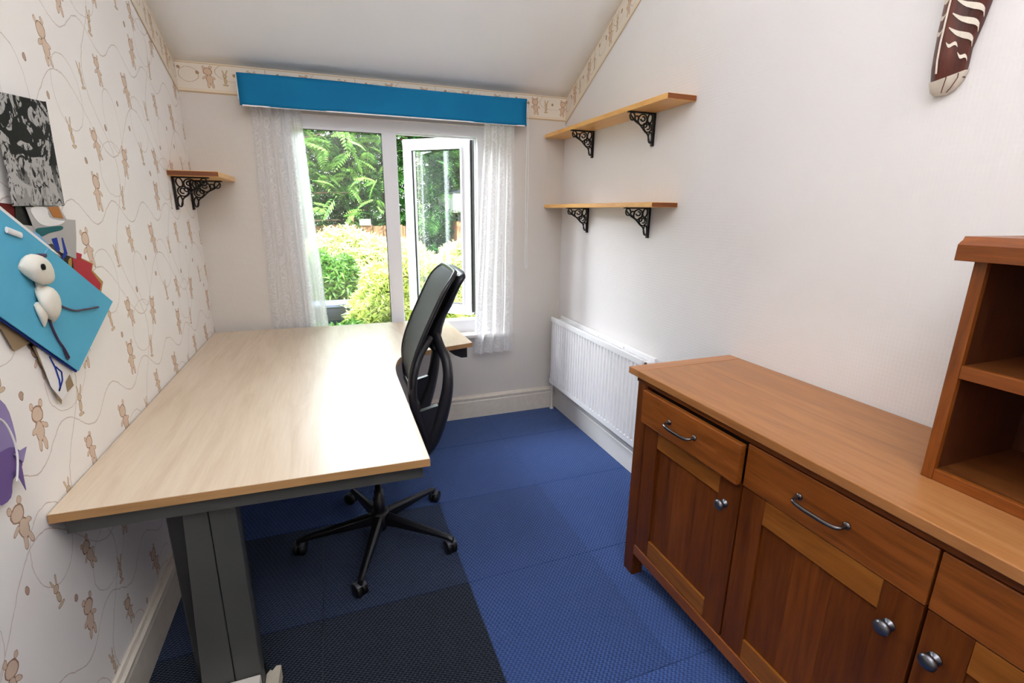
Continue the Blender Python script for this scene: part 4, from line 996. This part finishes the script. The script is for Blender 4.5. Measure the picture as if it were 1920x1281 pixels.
def tree(x, y, z0, z1, rx, ry, nf, lm, label, seed, sc=1.0, nleaf=9, hbase=.0):
    t = new_empty('garden_tree', (x, y, -.25), label, 'tree', 'trees beyond the hedge')
    b = MB(); rr = random.Random(seed)
    trunk = catmull([(x, y, -.25), (x + .05, y, .6), (x - .05, y + .05, 1.4), (x + .04, y, z1 - .4)], 5); k = len(trunk)
    b.tube(trunk, [.10 * (1 - .75 * i / (k - 1)) for i in range(k)], 8); b.build('trunk', bark, t)
    b = MB()
    for i in range(14):
        a = rr.uniform(0, 2 * PI); zs = rr.uniform(.6, z1 - .6); ln = rr.uniform(.5, 1.0)
        e = (x + math.cos(a) * rx * ln, y + math.sin(a) * ry * ln, zs + rr.uniform(.1, .7))
        b.tube(catmull([(x, y, zs), ((x + e[0]) / 2, (y + e[1]) / 2, (zs + e[2]) / 2 + .1), e], 4), [.028 - .022 * q_ / 8 for q_ in range(9)], 5)
    b.build('branches', bark, t)
    tv, tf = frond(nleaf); th = rng.uniform(0, 2 * PI, nf); rad_ = np.sqrt(rng.uniform(.05, 1, nf)); zz_ = rng.uniform(0, 1, nf)
    # clumped crown
    nc = 70; cc = np.stack([rng.uniform(-1, 1, nc), rng.uniform(-1, 1, nc), rng.uniform(0, 1, nc)], 1); ci = rng.integers(0, nc, nf)
    p = cc[ci] + rng.normal(0, 1, (nf, 3)) * np.array([.16, .2, .09])
    pos = np.stack([x + p[:, 0] * rx, y + p[:, 1] * ry, z0 + p[:, 2] * (z1 - z0)], 1)
    V, F = scatter(tv, tf, pos, rng.uniform(.6, 1.1, nf) * sc, -.15)
    fast_mesh('foliage', V, F, lm, t, kind='stuff')
tree(.95, 8.6, .55, 4.4, 1.55, .9, 2300, LG[0], 'deep green feathery tree seen through the left window pane', 1)
tree(2.75, 8.9, .5, 4.2, 1.4, .9, 2000, LG[1], 'mid green feathery tree seen through the open casement', 2)
tree(-1.2, 9.0, .5, 4.6, 1.5, .9, 1500, LG[1], 'feathery tree behind the left lace curtain', 3)
tree(4.9, 9.3, .5, 4.4, 1.4, 1.0, 700, LG[0], 'deep green tree far right behind the right lace curtain', 4)
tree(.9, 11.6, .2, 3.6, 2.2, .8, 900, LG[0], 'dense dark green tree behind the two feathery trees', 5, 1.4)
tree(-.85, 7.2, 1.55, 3.4, 1.5, .5, 560, LG[2], 'pale green branches hanging high across the left window pane', 6, .9)
def small_leaf():
    V = []; F = []
    for k in range(6):
        a = k * 2.4; el = .5 + .1 * (k % 3); dx, dy = math.cos(a), math.sin(a); l_ = .085; w_ = .010
        c, s = math.cos(el), math.sin(el); i = len(V)
        V += [(0, .006 * k, 0), (dx * l_ * .5 * c - dy * w_, dy * l_ * .5 * c + dx * w_ + .006 * k, l_ * .5 * s), (dx * l_ * c, dy * l_ * c, l_ * s * .85), (dx * l_ * .5 * c + dy * w_, dy * l_ * .5 * c - dx * w_ + .006 * k, l_ * .5 * s)]
        F.append((i, i + 1, i + 2, i + 3))
    return np.array(V), np.array(F)
LS = [leaf('hedge_leaf_gold', [srgb(196, 208, 104), srgb(222, 226, 140), srgb(150, 178, 76), srgb(230, 234, 176)], .3),
      leaf('hedge_leaf_green', [srgb(70, 116, 50), srgb(110, 150, 66), srgb(54, 92, 46)], .3),
      leaf('hedge_leaf_pale', [srgb(214, 222, 150), srgb(232, 236, 186), srgb(176, 196, 100)], .3)]
def shrub(x, y, z0, z1, rx, ry, nf, lm, label, seed, sc=1.0):
    t = new_empty('garden_shrub', (x, y, -.25), label, 'shrub', 'shrubs below the window')
    b = MB(); rr = random.Random(seed)
    for i in range(9):
        a = rr.uniform(0, 2 * PI); e = (x + math.cos(a) * rx * .7, y + math.sin(a) * ry * .7, z1 - .1 * rr.random() - .1)
        b.tube(catmull([(x + .05 * math.cos(a), y, -.25), ((x + e[0]) / 2, (y + e[1]) / 2, .3), e], 4), .009, 5)
    b.build('stems', bark, t)
    tv, tf = small_leaf(); u = rng.normal(0, 1, (nf, 3)); u /= np.linalg.norm(u, axis=1, keepdims=True); r_2 = rng.uniform(.75, 1.05, nf) ** .7
    lump = 1 + .12 * np.sin(u[:, 0] * 7 + seed) * np.cos(u[:, 2] * 6)
    pos = np.stack([x + u[:, 0] * rx * r_2 * lump, y + u[:, 1] * ry * r_2 * lump, (z0 + z1) / 2 + u[:, 2] * (z1 - z0) / 2 * r_2 * lump], 1)
    V, F = scatter(tv, tf, pos, rng.uniform(.7, 1.3, nf) * sc, .6)
    fast_mesh('foliage', V, F, lm, t, kind='stuff')
shrub(.62, 4.75, -.2, 1.00, .50, .42, 6500, LS[0], 'sunlit golden-green bush low in front of the mullion', 1)
shrub(1.35, 5.3, -.2, 1.02, .62, .5, 6500, LS[2], 'bright pale bush seen under the open casement', 2)
shrub(.35, 6.6, -.2, 1.14, 1.2, .45, 8000, LS[2], 'long pale sunlit hedge behind the dark bush', 3, 1.1)
shrub(-.02, 5.5, -.2, .98, .36, .36, 3600, LS[1], 'dark green bush low at the left of the window', 4)
shrub(-.02, 4.35, -.25, .46, .40, .25, 2600, LS[1], 'low green plants below the blue-grey ledge', 5)
shrub(2.5, 6.4, -.2, 1.05, .9, .5, 5500, LS[2], 'pale hedge continuing behind the right lace curtain', 6, 1.1)
shrub(-1.4, 5.4, -.2, 1.1, .8, .5, 5000, LS[0], 'golden bush behind the left lace curtain', 7)
# blue-grey ledge
ld = new_empty('garden_bench', (0.0, 4.85, -.25), 'dark blue-grey bench among the plants at the lower left of the window', 'bench')
slate = plain('blue_grey_paint', srgb(92, 100, 124), .45, var=.1, vs=12); dkb = plain('dark_slate', srgb(44, 50, 66), .6, var=.1)
for k in range(3): MB().box(-.42, .40, 4.74 + k * .085, 4.815 + k * .085, .565, .595).build('slat', slate, ld, bevel=.004)
MB().box(-.40, .38, 4.76, 4.97, .40, .562).build('apron', dkb, ld, bevel=.004)
for x in (-.38, .34):
    for y in (4.77, 4.92): MB().box(x, x + .04, y, y + .04, -.25, .40).build('leg', dkb, ld)
# fence with sign
fw = wood('fence_wood', 'z', srgb(122, 88, 66), srgb(152, 112, 84), srgb(170, 130, 102), .8)
fc = new_empty('garden_fence', (.3, 7.6, -.25), 'orange-brown timber fence panel behind the pale hedge', 'fence')
for k in range(12):
    x = -.55 + k * .145; MB().box(x, x + .138, 7.6 + .008 * (k % 2), 7.618 + .008 * (k % 2), -.25, 1.23 + .01 * math.sin(k * 2.1)).build('plank', fw, fc)
for x in (-.55, .27, 1.12): MB().box(x, x + .07, 7.50, 7.60, -.25, 1.42).build('post', fw, fc)
MB().box(-.55, 1.18, 7.56, 7.60, 1.0, 1.07).build('rail', fw, fc)
sg = MB().box(.42, .58, 7.585, 7.597, 1.23, 1.32).build('small_sign', M['plastic_white'], origin=(.5, 7.59, 1.27), label='small white plate fixed to the garden fence', cat='sign')
# neighbouring brick outbuilding
oh = new_empty('outbuilding', (2.35, 8.0, -.25), 'neighbouring brick outbuilding with a white fascia at the right of the garden', 'building')
MB().box(1.95, 3.1, 7.9, 8.9, -.25, 1.28).build('wall', plain('terracotta_brick', srgb(206, 140, 110), .8, var=.15, vs=20), oh)
MB().box(1.88, 3.2, 7.82, 9.0, 1.42, 1.72).build('fascia', M['plastic_white'], oh, bevel=.01)
MB().box(1.97, 3.08, 7.92, 8.88, 1.28, 1.42).build('window_band', M['glass'], oh)
MB().prism([(1.84, 1.72), (3.25, 1.72), (2.55, 2.0)], 'y', 7.8, 9.05).build('roof', dkb, oh)
